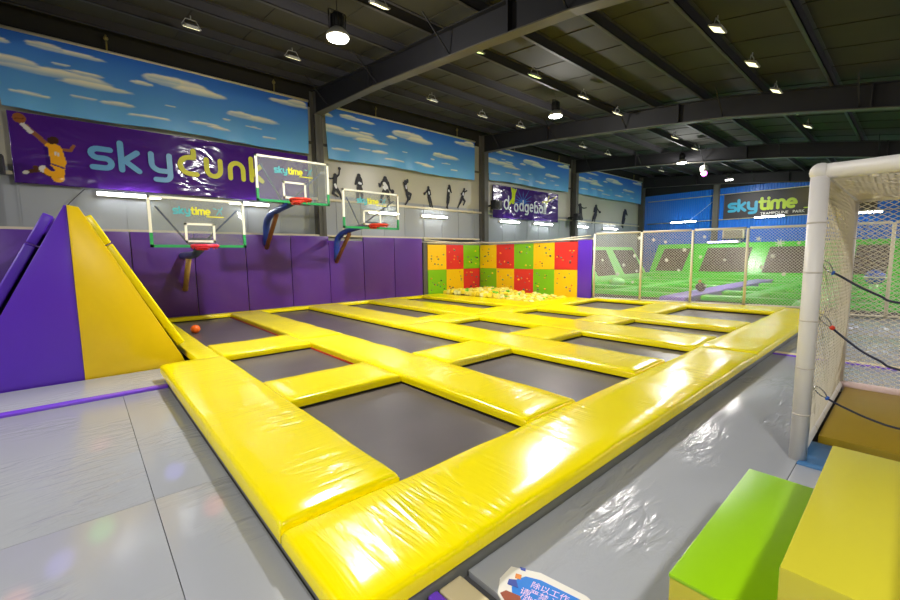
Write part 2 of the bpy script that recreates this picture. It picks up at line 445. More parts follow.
while xx < XF:                                   # foil seams across the roof
    for a, b in zip(ys[:-1], ys[1:]):
        za, zb = ztop(a)+.205, ztop(min(b, 14))+.205
        mb.add([(xx, a, za), (xx+.03, a, za), (xx+.03, b, zb), (xx, b, zb), (xx, a, za+.03), (xx+.03, a, za+.03), (xx+.03, b, zb+.03), (xx, b, zb+.03)],
               [(3,2,1,0),(4,5,6,7),(0,1,5,4),(1,2,6,5),(2,3,7,6),(3,0,4,7)])
    xx += 1.25
struct('ceiling', mb, m_roof)
CX = [-1.65, 6.3, 14.45, 22.25, 31.3]
for cx in CX:
    mb = MB(); yy = [-11, .5, 2.3, 4, 6, 8, 10, 13.75]
    for a, b in zip(yy[:-1], yy[1:]):
        def slab(x0, x1, la, lb, ha, hb):
            mb.add([(x0, a, la), (x1, a, la), (x1, b, lb), (x0, b, lb), (x0, a, ha), (x1, a, ha), (x1, b, hb), (x0, b, hb)],
                   [(3,2,1,0),(4,5,6,7),(0,1,5,4),(1,2,6,5),(2,3,7,6),(3,0,4,7)])
        mb.m = 0; slab(cx-.012, cx+.012, zbot(a), zbot(b), ztop(a), ztop(b))
        mb.m = 1; slab(cx-.13, cx+.13, zbot(a)-.015, zbot(b)-.015, zbot(a)+.01, zbot(b)+.01)
        mb.m = 0; slab(cx-.13, cx+.13, ztop(a)-.02, ztop(b)-.02, ztop(a), ztop(b))
    for y in (10.2, 5.3, 1.0):                    # splice plates
        mb.box(cx-.13, cx+.13, y-.02, y+.02, zbot(y), ztop(y))
    y = 12.8
    while y > -10:                                # fly braces
        mb.tube((cx, y, zbot(y)+.05), (cx-.75, y, ztop(y)+.1), .018, 5)
        y -= 2.9
    struct('roof_beam', mb, [m_beam, m_beamf])
    mb = MB(); mb.box(cx-.13, cx+.13, 13.62, 13.64, 0, zbot(13.7)); mb.box(cx-.13, cx+.13, 13.97, 13.99, 0, ztop(14)); mb.box(cx-.01, cx+.01, 13.62, 13.98, 0, ztop(14))
    struct('column', mb, m_column)
mb = MB(); mb.box(XF-.45, XF-.43, 8.95, 9.25, 0, 6.7); mb.box(XF-.15, XF-.13, 8.95, 9.25, 0, 6.7); mb.box(XF-.44, XF-.14, 9.09, 9.11, 0, 6.7)
struct('column', mb, m_column)
py = 13.2
while py > -10:
    mb = MB(); z = ztop(py)
    mb.box(XB, XF-.15, py-.008, py+.008, z, z+.21); mb.box(XB, XF-.15, py-.008, py+.075, z, z+.012); mb.box(XB, XF-.15, py-.075, py+.008, z+.2, z+.212)
    struct('purlin', mb, m_purl)
    py -= 1.44
for i, (z, yy) in enumerate([(3.86, 13.97), (5.72, 13.97)]):
    mb = MB(); mb.box(XB, XF-.2, yy-.03, yy+.03, z-.04, z+.04); o = struct('trim_%d' % (i+1), mb, m_trimw if i == 0 else m_column)
mb = MB(); mb.box(XB, 14.0, 13.66, 13.98, 2.56, 2.62); struct('trim_3', mb, m_trimw)
for i, z in enumerate((4.0, 5.62)):
    mb = MB(); mb.tube((XF-.1, YR, z), (XF-.1, 13.6, z), .03, 6); struct('trim_%d' % (i+4), mb, m_trimw)

# ------------------------------------------------------------------ lamps
def high_bay(x, y, z, label, lit=LAMP_W, seen=True):
    t = thing('high_bay_lamp', (x, y, z), label, 'lamp', 'high bay lamps hung from the roof')
    zt = ztop(y)+.1
    mb = MB(); mb.lathe((x, y, z), [(.2, .0), (.215, .02), (.21, .06), (.14, .13), (.11, .16)], 24)
    part('reflector', mb, m_fcase, t)
    mb = MB(); mb.lathe((x, y, z), [(.105, .16), (.105, .40), (.08, .43)], 16)
    for k in range(10):
        a = 2*PI*k/10; mb.box(x+.115*math.cos(a)-.01, x+.115*math.cos(a)+.01, y+.115*math.sin(a)-.01, y+.115*math.sin(a)+.01, z+.17, z+.39)
    part('driver_housing', mb, m_black, t)
    mb = MB(); mb.tube((x-.17, y, z+.12), (x-.17, y, z+.46), .012, 6); mb.tube((x+.17, y, z+.12), (x+.17, y, z+.46), .012, 6); mb.tube((x-.17, y, z+.46), (x+.17, y, z+.46), .012, 6)
    mb.tube((x, y, z+.46), (x, y, zt), .008, 5)
    part('hanger', mb, m_black, t)
    mb = MB(); mb.lathe((x, y, z), [(.19, -.02), (.2, 0), (.19, .01)], 24)
    part('lens', mb, m_lens, t)
    if lit:
        l = bpy.data.lights.new('lamp_light', 'AREA'); l.shape = 'DISK'; l.size = .4; l.energy = lit; l.color = (1, .965, .92)
        lo = bpy.data.objects.new('lamp_light', l); COL.objects.link(lo); lo.parent = t; lo.location = (0, 0, -.035)
        l = bpy.data.lights.new('lamp_glow', 'POINT'); l.shadow_soft_size = .12; l.energy = lit*.48; l.color = (1, .975, .95)
        lo = bpy.data.objects.new('lamp_glow', l); COL.objects.link(lo); lo.parent = t; lo.location = (0, 0, -.2)
high_bay(3.9, 7.46, 5.9, 'round high bay lamp nearest the camera, left of the first roof beam')
high_bay(11.4, 7.8, 6.13, 'round high bay lamp hanging between the first and second roof beams')
high_bay(21.7, 7.75, 6.1, 'small far high bay lamp hanging to the right of the third sky banner')
high_bay(28.6, 7.6, 6.05, 'farthest high bay lamp, low in front of the blue end wall', LAMP_W*.45)
for (x, y, z, k) in ((.3, -1.5, 4.45, .42), (-6.5, 7.0, 5.6, .9), (-5.0, 1.0, 4.9, .62), (7.0, -3.5, 4.4, .22), (13.0, -3.5, 4.4, .6), (20.5, -3.5, 4.4, .6), (27, -3.5, 4.4, .6)):  # all unseen; the third is added only to brighten the pyramid front
    high_bay(x, y, z, 'unseen high bay lamp outside the picture', LAMP_W*k)
# floodlights clamped to the purlins
FL = [(2.2, 10.9, 'leftmost of all, above the first sky banner'), (4.4, 10.85, 'second from the left above the first sky banner'),
      (4.5, 6.95, 'at the top edge, just right of the nearest round lamp'),
      (8.9, 10.8, 'first over the sky banner above the silhouettes'), (11.3, 10.85, 'second over the sky banner above the silhouettes'), (13.3, 10.7, 'at the end of the second bay beside the second beam'),
      (7.1, 7.0, 'glowing yellow behind the first roof beam'), (9.2, 6.95, 'yellow glow, just left of the second round lamp'), (11.5, 6.9, 'above and right of the second round lamp'), (13.7, 6.95, 'hooked on the second beam, centre of the roof'),
      (15.8, 10.8, 'first of the row above the banner with white graffiti letters'), (18.0, 10.8, 'second of the row above the banner with white graffiti letters'), (20.3, 10.75, 'third of the row above the banner with white graffiti letters'),
      (9.1, 2.75, 'nearest one on the right side of the roof'), (11.3, 2.7, 'middle one of the three on the right side of the roof'), (13.6, 2.7, 'third one on the right side, against the second beam'),
      (15.9, 6.8, 'beyond the second beam, faint green'), (18.2, 6.8, 'beyond the second beam, left of the third round lamp'), (20.9, 6.95, 'bright narrow one beside the third round lamp'),
      (16.1, 2.75, 'bright green one beyond the second beam at right'), (18.2, 2.7, 'tilted one beyond the second beam at right'), (23.9, 2.55, 'small one just above the goal'),
      (25.0, 10.8, 'tiny one near the far end of the left wall'), (26.9, 10.75, 'tiny last one near the far end of the left wall')]
for i, (x, y, wh) in enumerate(FL):
    z = ztop(y)-.05
    t = thing('floodlight', (x, y, z), 'floodlight '+wh, 'floodlight', 'floodlights clamped under the purlins')
    rz = (0.35 if y > 5 else -.5)
    a = .45
    def R(px, pz, py=0):   # tilt about the x axis, lamp hangs .28 below the purlin
        return (x+px, y+py*math.cos(a)-pz*math.sin(a), z-.15+py*math.sin(a)+pz*math.cos(a))
    def rbox(mb, x0, x1, y0, y1, z0, z1):
        mb.add([R(px, pz, py) for px, py, pz in [(x0,y0,z0),(x1,y0,z0),(x1,y1,z0),(x0,y1,z0),(x0,y0,z1),(x1,y0,z1),(x1,y1,z1),(x0,y1,z1)]],
               [(3,2,1,0),(4,5,6,7),(0,1,5,4),(1,2,6,5),(2,3,7,6),(3,0,4,7)])
    mb = MB(); rbox(mb, -.17, .17, -.12, .12, 0, .03); rbox(mb, -.12, .12, -.08, .08, .03, .06)
    part('housing', mb, m_fcase, t)
    mb = MB(); rbox(mb, -.145, .145, -.095, .095, -.008, .004)
    part('lens', mb, m_flen2 if i in (6, 7, 19) else m_flens, t)
    mb = MB(); mb.tube((x-.18, y, z-.12), (x-.1, y, z+.02), .01, 5); mb.tube((x+.18, y, z-.12), (x+.1, y, z+.02), .01, 5); mb.tube((x-.1, y, z+.02), (x+.1, y, z+.02), .01, 5); mb.tube((x, y, z+.02), (x, y, z+.1), .012, 5)
    part('bracket', mb, m_fcase, t)
t = thing('party_light', (22.4, 7.0, 5.6), 'small magenta party light hanging between the two farthest round lamps', 'lamp')
mb = MB(); mb.lathe((22.4, 7.0, 5.6), [(.1, .05), (.17, .1), (.17, .3), (.06, .36)], 14); mb.tube((22.4, 7, 5.9), (22.4, 7, ztop(7)+.1), .015, 5); part('housing', mb, m_fcase, t)
mb = MB(); mb.ball((22.4, 7.0, 5.58), .13, 12); part('lens', mb, m_mag, t)
# a second party light behind the camera throws small coloured dots on the mats
PX, PY, PZ = -.9, -5.0, 4.2
t = thing('party_light', (PX, PY, PZ), 'party light outside the picture throwing coloured dots on the grey mats', 'lamp')
mb = MB(); mb.lathe((PX, PY, PZ), [(.1, 0), (.17, .05), (.17, .25), (.06, .31)], 14); part('housing', mb, m_fcase, t)
for (x, y, c) in ((.60, 3.40, (1, .08, .05)), (-.03, 3.61, (.05, 1, .2)), (-.23, 3.38, (.25, .2, 1)), (.01, 5.34, (1, .3, .3)), (.47, 4.2, (.3, .25, 1)), (-.41, 3.13, (1, .25, .15))):
    l = bpy.data.lights.new('dot_beam', 'SPOT'); l.color = c; l.energy = 4200; l.spot_size = math.radians(.9); l.spot_blend = .7; l.shadow_soft_size = .02
    lo = bpy.data.objects.new('dot_beam', l); COL.objects.link(lo); lo.parent = t; lo.location = (0, 0, -.05)
    lo.rotation_euler = (Vector((x, y, .04))-Vector((PX, PY, PZ))).to_track_quat('-Z', 'Y').to_euler()
TW = ['first from the left, behind the low basketball board', 'second from the left, between the first two basketball boards', 'behind the third basketball board',
      'under the row of player silhouettes, left of the dark column', 'left one under the banner with white graffiti letters', 'right one under the banner with white graffiti letters',
      'left one below the far pair of silhouettes', 'right one below the far silhouettes']
for (x0, x1), wh in zip([(.45, 1.75), (3.5, 4.6), (8.3, 9.6), (10.85, 12.15), (15.75, 17.15), (18.5, 20.1), (22.6, 23.9), (26.0, 27.7)], TW):
    t = thing('tube_light', (x0, 13.9, 3.52), 'white tube light '+wh, 'tube light', 'tube lights along the left wall')
    mb = MB(); mb.box(x0-.03, x1+.03, 13.9, 14.02, 3.47, 3.57); part('batten', mb, m_white, t)
    mb = MB(); mb.tube((x0, 13.86, 3.52), (x1, 13.86, 3.52), .035, 10); part('tube', mb, m_tube, t)
for (y0, y1, z, wh) in [(10.3, 11.9, 4.0, 'left of the far column'), (5.5, 6.95, 4.0, 'under the dark banner'), (1.4, 3.0, 3.9, 'seen through the goal netting')]:
    t = thing('tube_light', (XF-.2, y0, z), 'white tube light on the blue end wall, '+wh, 'tube light')
    mb = MB(); mb.box(XF-.19, XF-.125, y0-.03, y1+.03, z-.05, z+.05); part('batten', mb, m_white, t)
    mb = MB(); mb.tube((XF-.2, y0, z), (XF-.2, y1, z), .035, 10); part('tube', mb, m_tube, t)

# ------------------------------------------------------------------ banners on the left wall
CL = [(.13,.54,.15,.055),(.02,.60,.09,.05),(.24,.47,.09,.04),(.175,.86,.085,.03),(.12,.885,.04,.03),(.488,.76,.10,.075),(.56,.70,.08,.05),(.44,.80,.05,.04),(.007,.83,.03,.035),(.91,.87,.085,.04),(.95,.92,.04,.04),
      (.76,.46,.09,.04),(.70,.49,.04,.03),(.07,.21,.042,.018),(.205,.29,.032,.016),(.296,.28,.045,.028),(.385,.16,.06,.018),(.575,.20,.055,.022),(.62,.17,.04,.02),(.155,.68,.024,.014),(.215,.62,.05,.022),(.37,.655,.034,.024),
      (.456,.388,.017,.012),(.755,.312,.032,.012),(.82,.177,.03,.014),(.65,.35,.02,.01)]
_rs = np.random.RandomState(3)
def fbm(U, V):
    o = np.zeros_like(U)
    for k in range(9):
        a = _F[k]; o += np.sin(U*a[0]+V*a[1]+a[2])*a[3]
    return o
_F = [(_rs.uniform(-1, 1)*60*1.35**k, _rs.uniform(-1, 1)*22*1.35**k, _rs.uniform(0, 6), .8**k*.28) for k in range(9)]
def paint_sky(U, V):
    top = lin(44, 104, 212); bot = lin(112, 184, 240)
    C = top+(bot-top)*(1-V[..., None])**.9
    N = fbm(U, V)
    for (cu, cv, su, sv) in CL:
        su *= 1.05; sv *= 1.35
        du = (U-cu)/su; dv = (V-cv)/sv
        dv = np.where(dv < 0, dv*1.7, dv)
        d = du*du+dv*dv+N*.42
        a = np.clip((1.25-d)*2.4, 0, 1)[..., None]
        sh = np.clip((dv+.5)*.9, 0, 1)[..., None]
        cc = lin(176, 196, 216)*(1-sh)+lin(250, 242, 220)*sh
        C = C*(1-a*.95)+cc*a*.95
    return C
def sky_banner(x0, x1, z0, z1, label, ph):
    t = thing('sky_banner', (x0, 13.85, z0), label, 'banner', 'sky banners hung along the left wall')
    W = x1-x0
    P = lambda u, v: (x0+u*W+(.10*(1-v)**2*(.5-u)), 13.80-.05*(1-v)*(.5+.5*math.sin(u*W*5.2+ph+math.sin(u*9+ph)*1.3)) - .03*math.sin(u*PI), z0+(z1-z0)*v+(-.10*math.sin(u*PI*3+ph)*(.25 if v < .5 else 0)*(1-v)))
    printed('printed_sheet', t, P, 260, 64, paint_sky, m_sky, (0, .012, 0))
    mb = MB(); mb.tube((x0-.02, 13.80, z1+.02), (x1+.02, 13.80, z1+.02), .04, 8); part('top_rail', mb, m_trimw, t)
    for k in (.28, .85) if W > 5 else (.5,):
        xk = x0+W*k
        mb = MB(); mb.tube((xk, 13.8, z1+.05), (xk, 13.8, z1+.42), .02, 6); mb.ball((xk, 13.8, z1+.34), .055, 8); part('hook', mb, mat('rusty_hook', rgb(120, 108, 60), .6), t)
sky_banner(-1.1, 6.02, 5.30, 6.98, 'long sky and cloud banner nearest the camera, above the long purple banner', 0)
sky_banner(6.62, 13.85, 5.26, 6.98, 'sky and cloud banner above the row of black player silhouettes', 1.3)
sky_banner(14.75, 21.6, 5.42, 6.98, 'sky and cloud banner above the small purple graffiti banner', 2.1)
sky_banner(22.6, 31.15, 5.44, 7.0, 'farthest sky and cloud banner, in the corner by the blue wall', 3.7)
def in_caps(U, V, segs):
    m = np.zeros(U.shape, bool)
    for (x0, y0, x1, y1, r0, r1) in segs:
        dx, dy = x1-x0, y1-y0; L = dx*dx+dy*dy+1e-9
        t = np.clip(((U-x0)*dx+(V-y0)*dy)/L, 0, 1)
        m |= (U-x0-t*dx)**2+(V-y0-t*dy)**2 < (r0+(r1-r0)*t)**2
    return m
# purple banner: metre coordinates X -1.0..6.05, Z 3.66..5.27
B0, B1, BZ0, BZ1 = -1.0, 5.98, 3.64, 5.24
def paint_dunk(U, V):
    X = B0+U*(B1-B0); Z = BZ0+V*(BZ1-BZ0)
    C = np.zeros(U.shape+(3,))+lin(74, 34, 128)
    def put(c, segs): C[in_caps(X, Z, [(-1+(a+1)*.57, b, -1+(c_+1)*.57, d, e*.8, f*.8) for a, b, c_, d, e, f in segs] if segs[0][0] < 4 else segs)] = c
    skin = lin(150, 96, 62); gold = lin(236, 168, 40); pur = lin(58, 28, 110); wht = lin(215, 210, 205)
    put(lin(92, 58, 42), [(-.35, 4.02, .1, 3.88, .06, .09), (-.62, 3.9, -.3, 3.96, .05, .06)])       # trailing leg
    put(wht, [(-.68, 3.88, -.62, 3.9, .05, .05), (-.12, 4.0, .1, 3.98, .1, .1)])
    put(skin, [(-.5, 4.95, .12, 4.55, .05, .065), (.4, 4.5, .78, 4.5, .05, .045), (.78, 4.5, .9, 4.62, .04, .04)])
    put(wht, [(-.72, 5.07, -.38, 4.83, .05, .06)])
    put(lin(150, 92, 48), [(-.66, 5.1, -.66, 5.1, .14, .14)]); put(lin(110, 60, 34), [(-.79, 5.08, -.53, 5.1, .012, .012)])
    put(gold, [(.22, 4.5, .3, 4.2, .17, .17), (.35, 4.5, .42, 4.2, .12, .14), (.28, 4.1, .05, 3.95, .13, .12), (.35, 4.1, .3, 3.82, .15, .14)])
    put(pur, [(.02, 4.5, .06, 4.15, .045, .05), (.02, 4.08, .16, 4.0, .06, .05)])
    put(pur, [(.14, 4.14, .52, 4.06, .02, .02)])
    put(lin(70, 44, 34), [(.22, 4.68, .3, 4.7, .1, .11)])
    put(wht, [(.3, 4.42, .3, 4.36, .02, .02), (.38, 4.4, .38, 4.34, .02, .02), (.3, 4.42, .33, 4.42, .015, .015)])
    # faint grey player at the right end
    put(lin(96, 70, 140), [(5.4, 4.75, 5.5, 4.1, .22, .26), (5.25, 4.4, 5.05, 3.95, .1, .08), (5.6, 4.6, 5.75, 4.95, .08, .06), (5.45, 5.02, 5.45, 5.0, .12, .12)])
    return C
t = thing('purple_banner', (B0, 13.93, BZ0), 'long glossy purple banner with blue and yellow lettering and a leaping player in yellow', 'banner')
printed('printed_sheet', t, lambda u, v: (B0+u*(B1-B0), 13.90-.02*math.sin(u*PI*4)*(1-v), BZ0+v*(BZ1-BZ0)), 420, 96, paint_dunk, m_prn, (0, .015, 0))
TL = lambda x, y, h: (x, 13.868-h, y)
mb = MB(); xh = .47; hw = .066
for ch, x, bl, wd in (('s', .38, 4.16, .40), ('k', .98, 4.16, .38), ('y', 1.62, 4.19, .42)):
    strokes(mb, [[(x+px*wd/max(GL[ch][0], .1), bl+py*xh) for px, py in q] for q in GL[ch][1]], hw, TL)
part('blue_lettering', mb, m_letterb, t)
mb = MB()
for ch, x, bl, wd in (('D', 2.27, 4.24, .42), ('u', 2.93, 4.24, .36), ('n', 3.55, 4.24, .36), ('k', 4.15, 4.24, .32)):
    strokes(mb, [[(x+px*wd/GL[ch][0], bl+py*xh*.97) for px, py in q] for q in GL[ch][1]], hw, TL)
part('yellow_lettering', mb, m_lettery, t)
# graffiti banner
D0, D1, DZ0, DZ1 = 15.2, 20.7, 3.68, 5.26
def paint_dodge(U, V):
    X = D0+U*(D1-D0); Z = DZ0+V*(DZ1-DZ0)
    C = np.zeros(U.shape+(3,))+lin(62, 32, 112)
    def put(c, segs): C[in_caps(X, Z, segs)] = c
    for k in range(14):
        a = k*PI*2/14+.2; L = .45+.35*((k*7) % 5)/5
        put(lin(60, 110, 190), [(17.5, 4.6, 17.5+L*1.6*math.cos(a), 4.6+L*math.sin(a), .03, .008)])
    put(lin(200, 215, 30), [(16.75, 4.95, 16.7, 4.55, .13, .12), (16.6, 4.6, 16.35, 4.35, .07, .06), (16.65, 5.0, 16.6, 5.2, .05, .05), (16.85, 5.0, 16.95, 5.18, .05, .04), (16.75, 5.12, 16.75, 5.12, .1, .1)])
    put(lin(215, 205, 120), [(19.6, 4.75, 19.5, 4.35, .1, .06), (19.75, 4.8, 20.5, 5.1, .04, .03), (19.6, 4.8, 19.2, 4.7, .05, .05), (19.75, 4.95, 19.8, 5.08, .05, .04)])
    return C
t = thing('graffiti_banner', (D0, 13.93, DZ0), 'small purple banner with white graffiti letters and two green jumping figures', 'banner')
printed('printed_sheet', t, lambda u, v: (D0+u*(D1-D0), 13.90, DZ0+v*(DZ1-DZ0)), 260, 80, paint_dodge, m_prn, (0, .015, 0))
mb = MB(); x = 16.0
for i, ch in enumerate('dodgeball'):
    if i == 1: pass
    k = (1, -1, .6, -.4, .8, -.5, .4, -.3, .2)[i]
    wd, pl = GL[ch]; s = .36 if i else .44
    strokes(mb, [[(x+px*s*.95, 4.12+k*.03+py*s+.05*px*k*.3) for px, py in q] for q in pl], .042, lambda a, b, h: (a, 13.882-h, b))
    x += (wd+.32)*s*1.05+(.28 if i == 0 else 0)
part('white_lettering', mb, mat('graffiti_white', rgb(205, 210, 220), .3), t)

# player silhouettes stuck on the wall: capsules (x0,z0,x1,z1,r0,r1) in a 1.15 m tall frame
POSE = [
 dict(b=[(0,.98,0,.98,.075,.075),(0,.88,-.03,.55,.09,.085),(0,.86,.17,1.02,.045,.035),(.17,1.02,.2,1.2,.03,.03),(.2,1.26,.2,1.26,.065,.065),(-.05,.84,-.22,.82,.04,.03),(-.22,.82,-.36,.86,.03,.025),(-.03,.5,-.12,.25,.075,.055),(-.12,.25,.08,.14,.05,.035),(.02,.5,.2,.22,.07,.05),(.2,.22,.27,-.02,.045,.03)], w=[(-.02,.6,.02,.5,.05,.05)]),
 dict(b=[(0,1.06,0,1.06,.08,.08),(0,.94,.02,.58,.12,.1),(-.08,.92,-.16,.7,.05,.045),(-.16,.7,-.06,.98,.04,.035),(.1,.92,.14,.72,.05,.04),(-.03,.55,-.08,.25,.08,.06),(-.08,.25,-.1,.0,.05,.04),(.07,.55,.12,.28,.08,.06),(.12,.28,.12,.0,.05,.04)], w=[(.0,.76,.08,.74,.05,.04)]),
 dict(b=[(0,1.02,0,1.02,.085,.085),(0,.9,.0,.55,.14,.11),(-.14,.86,-.26,.66,.045,.04),(-.26,.66,-.3,.78,.035,.03),(.14,.86,.2,.6,.05,.04),(.2,.6,.3,.52,.04,.04),(.34,.52,.34,.52,.09,.09),(-.06,.5,-.2,.25,.09,.06),(-.2,.25,-.24,.0,.05,.04),(.08,.5,.14,.22,.09,.06),(.14,.22,.2,.0,.05,.04)], w=[(-.06,.8,.06,.66,.07,.07),(-.1,.66,-.02,.58,.05,.05)]),
 dict(b=[(-.1,1.05,-.1,1.05,.07,.07),(-.12,.92,-.03,.58,.075,.075),(-.1,.9,.02,1.05,.04,.035),(.02,1.05,.02,1.12,.06,.06),(-.16,.9,-.2,1.0,.04,.035),(-.02,.55,.2,.5,.08,.055),(.2,.5,.12,.24,.05,.035),(-.02,.5,.06,.25,.07,.05),(.06,.25,-.12,.0,.045,.03)], w=[(-.08,.86,-.06,.74,.03,.03)]),
 dict(b=[(0,1.06,0,1.06,.075,.075),(0,.94,.03,.6,.095,.085),(-.07,.9,-.22,.74,.045,.035),(-.26,.72,-.26,.72,.075,.075),(.09,.92,.14,.7,.045,.035),(.0,.56,.07,.3,.07,.055),(.07,.3,.1,.1,.045,.03),(.08,.56,.18,.3,.07,.05),(.18,.3,.26,.02,.045,.03)], w=[(.02,.84,.04,.74,.035,.035)]),
 dict(b=[(.04,1.1,.04,1.1,.07,.07),(.02,.98,-.04,.62,.085,.08),(.08,.98,.16,.82,.045,.04),(.16,.82,.08,1.12,.035,.03),(-.03,.98,-.05,.8,.045,.035),(-.05,.6,-.1,.32,.07,.055),(-.1,.32,-.08,.0,.045,.03),(.0,.6,-.02,.35,.07,.05),(-.02,.35,-.14,.1,.045,.03)], w=[(0,.9,.01,.84,.035,.03)]),
 dict(b=[(.12,1.06,.12,1.06,.07,.07),(.08,.94,-.02,.64,.085,.08),(.12,.92,.3,1.0,.04,.035),(.02,.9,-.1,.8,.045,.035),(-.02,.6,.16,.46,.075,.055),(.16,.46,.04,.26,.05,.035),(-.05,.6,-.18,.34,.07,.05),(-.18,.34,-.36,.1,.045,.03)], w=[(.04,.86,.02,.76,.035,.035)]),
]
def decal(x, z0, h, k, label, flip=1, white=True, wide=1.0):
    t = thing('wall_decal', (x, 13.985, z0), label, 'wall decal', 'player silhouettes stuck on the left wall')
    s = h/1.15
    def caps(lst, dy, name, m):
        mb = MB()
        for (a, b, c, d, r0, r1) in lst:
            t_ = math.atan2(d-b, (c-a)); pts = []
            for g in range(-90, 91, 30): pts.append((c+r1*math.cos(t_+math.radians(g)), d+r1*math.sin(t_+math.radians(g))))
            for g in range(90, 271, 30): pts.append((a+r0*math.cos(t_+math.radians(g)), b+r0*math.sin(t_+math.radians(g))))
            n_c = len(mb.v)/28
            mb.prism([(x+flip*p*s*wide, z0+q*s) for p, q in pts], 'y', 13.985-dy-n_c*.0007, 13.99)
        part(name, mb, m, t)
    caps(POSE[k]['b'], 0, 'figure', m_sil)
    if white: caps(POSE[k]['w'], .012, 'jersey_patch', m_silw)
decal(7.0, 3.88, 1.02, 0, 'black silhouette of a player dunking with one raised arm, leftmost on the wall')
decal(7.95, 3.88, 1.05, 1, 'black silhouette of a standing player holding hands near the face, above the third basketball board')
decal(9.1, 3.9, 1.1, 2, 'black silhouette with a white jersey, dribbling a ball at the hip')
decal(10.15, 3.94, 1.0, 3, 'black silhouette of a player jumping with one knee bent up')
decal(11.25, 3.86, .95, 4, 'black silhouette of a player carrying a ball low at the left side')
decal(12.4, 3.88, 1.08, 5, 'slim upright black silhouette with both hands beside the head')
decal(13.25, 3.92, 1.02, 6, 'black silhouette of a running player, last before the dark column', 1)
decal(23.2, 3.72, 1.35, 0, 'far black silhouette of a player holding the ball up high, left of the far three', -1, False, 1.7)
decal(25.1, 3.78, 1.25, 4, 'far black silhouette of a crouching player, middle of the far three', -1, False, 1.7)
decal(29.0, 3.66, 1.3, 5, 'far black silhouette of a player reaching up, nearest the blue wall', 1, False, 2.2)
def speaker(x, y, z, label):
    t = thing('wall_speaker', (x, y, z), label, 'speaker', 'black speakers on the left wall')
    mb = MB(); mb.box(x-.25, x+.25, y-.3, y, z-.2, z+.2); part('cabinet', mb, m_black, t, bevel=.02)
    mb = MB(); mb.lathe((x-.08, y-.305, z), [(.13, 0), (.13, .01)], 18, 'y'); part('cone', mb, mat('speaker_grille', rgb(38, 38, 40), .8), t)
    mb = MB(); mb.box(x-.04, x+.04, y, 13.99, z-.04, z+.04); part('bracket', mb, m_black, t)
speaker(14.85, 13.5, 4.2, 'black wall speaker on the dark column left of the graffiti banner')
speaker(21.9, 13.5, 4.0, 'black wall speaker on the column right of the graffiti banner')
speaker(-1.35, 13.6, 3.95, 'black wall speaker at the left edge of the picture')

# ------------------------------------------------------------------ purple wall pads
SX = [-3.1, -1.7, -.33, .99, 2.41, 3.77, 5.14, 6.47, 7.82, 9.18, 10.56]
PW = ['leftmost, partly behind the pyramid', 'left of the pyramid', 'hidden in part behind the pyramid top', 'just right of the pyramid', 'behind the lowest basketball board',
      'third to the right of the pyramid, below the high board', 'below the blue arm of the high board', 'shorter than its neighbours, below the third board', 'second from the climbing wall', 'at the end, touching the climbing wall']
for i, (a, b) in enumerate(zip(SX[:-1], SX[1:])):
    top = 2.42 if i == 7 else 2.56
    o = pad_obj('wall_pad', 0, 1, 0, 1, 0, 1, m_purple) if False else None
    mb = MB(); mb.box(a+.008, b-.008, 13.6, 13.68, .12, top)
    o = mb.build('wall_pad', m_purple, bevel=.02, loc=((a+b)/2, 13.68, .12)); tag(o, 'tall purple wall pad '+PW[i], 'wall pad', 'purple pads along the left wall')
mb = MB(); mb.box(XB, 10.56, 13.68, 13.9, 0, 2.5); struct('trim_7', mb, m_plain)

# ------------------------------------------------------------------ climbing wall panels with holds
R_, Y_, G_ = mat('red_climbing_panel', rgb(222, 48, 44), .45), mat('amber_climbing_panel', rgb(245, 196, 10), .45), mat('green_climbing_panel', rgb(124, 190, 22), .45)
m_holds = [mat('hold_grey', rgb(120, 118, 112), .6), mat('hold_yellow', rgb(240, 200, 40), .5), mat('hold_dark', rgb(60, 62, 70), .6), mat('hold_orange', rgb(230, 140, 40), .5), mat('hold_teal', rgb(70, 140, 120), .5)]
def climb(side, i, a, b, z0, z1, c, label):
    m = {'R': R_, 'Y': Y_, 'G': G_}[c]; cn = {'R': 'red', 'Y': 'yellow', 'G': 'green'}[c]
    base = ((a+b)/2, 13.6, z0) if side == 'L' else (13.95, (a+b)/2, z0)
    t = thing('climbing_panel', base, cn+' climbing panel '+label, 'climbing panel', 'climbing panels round the foam pit')
    mb = MB()
    if side == 'L': mb.box(a+.004, b-.004, 13.6, 13.66, z0+.004, z1-.004)
    else: mb.box(13.95, 14.01, a+.004, b-.004, z0+.004, z1-.004)
    part('board', mb, m, t)
    n = 11 if z1-z0 > .5 else 2
    for k in range(n):
        for _ in range(20):
            u = random.uniform(.12, .88); v = random.uniform(.12, .88)
            break
        p = a+(b-a)*u; z = z0+(z1-z0)*v; r = random.uniform(.022, .042)
        mb = MB()
        if side == 'L': mb.ball((p, 13.59, z), r, 8, (1.3, .7, .9))
        else: mb.ball((13.94, p, z), r, 8, (.7, 1.3, .9))
        part('hold', mb, random.choice(m_holds), t)
ZA, ZB, ZC = .2, 1.25, 2.32
lx = [10.84, 11.87, 12.9, 13.93]
for i, (c1, c2) in enumerate(zip('YRG', 'GYR')):
    wh = ['at the left end beside the purple pads', 'in the middle of the left side', 'in the inner corner, left side'][i]
    climb('L', i, lx[i], lx[i+1], ZB, ZC, c1, 'upper row, '+wh); climb('L', i, lx[i], lx[i+1], ZA, ZB, c2, 'lower row, '+wh)
ry = [13.58-1.02*k for k in range(6)]
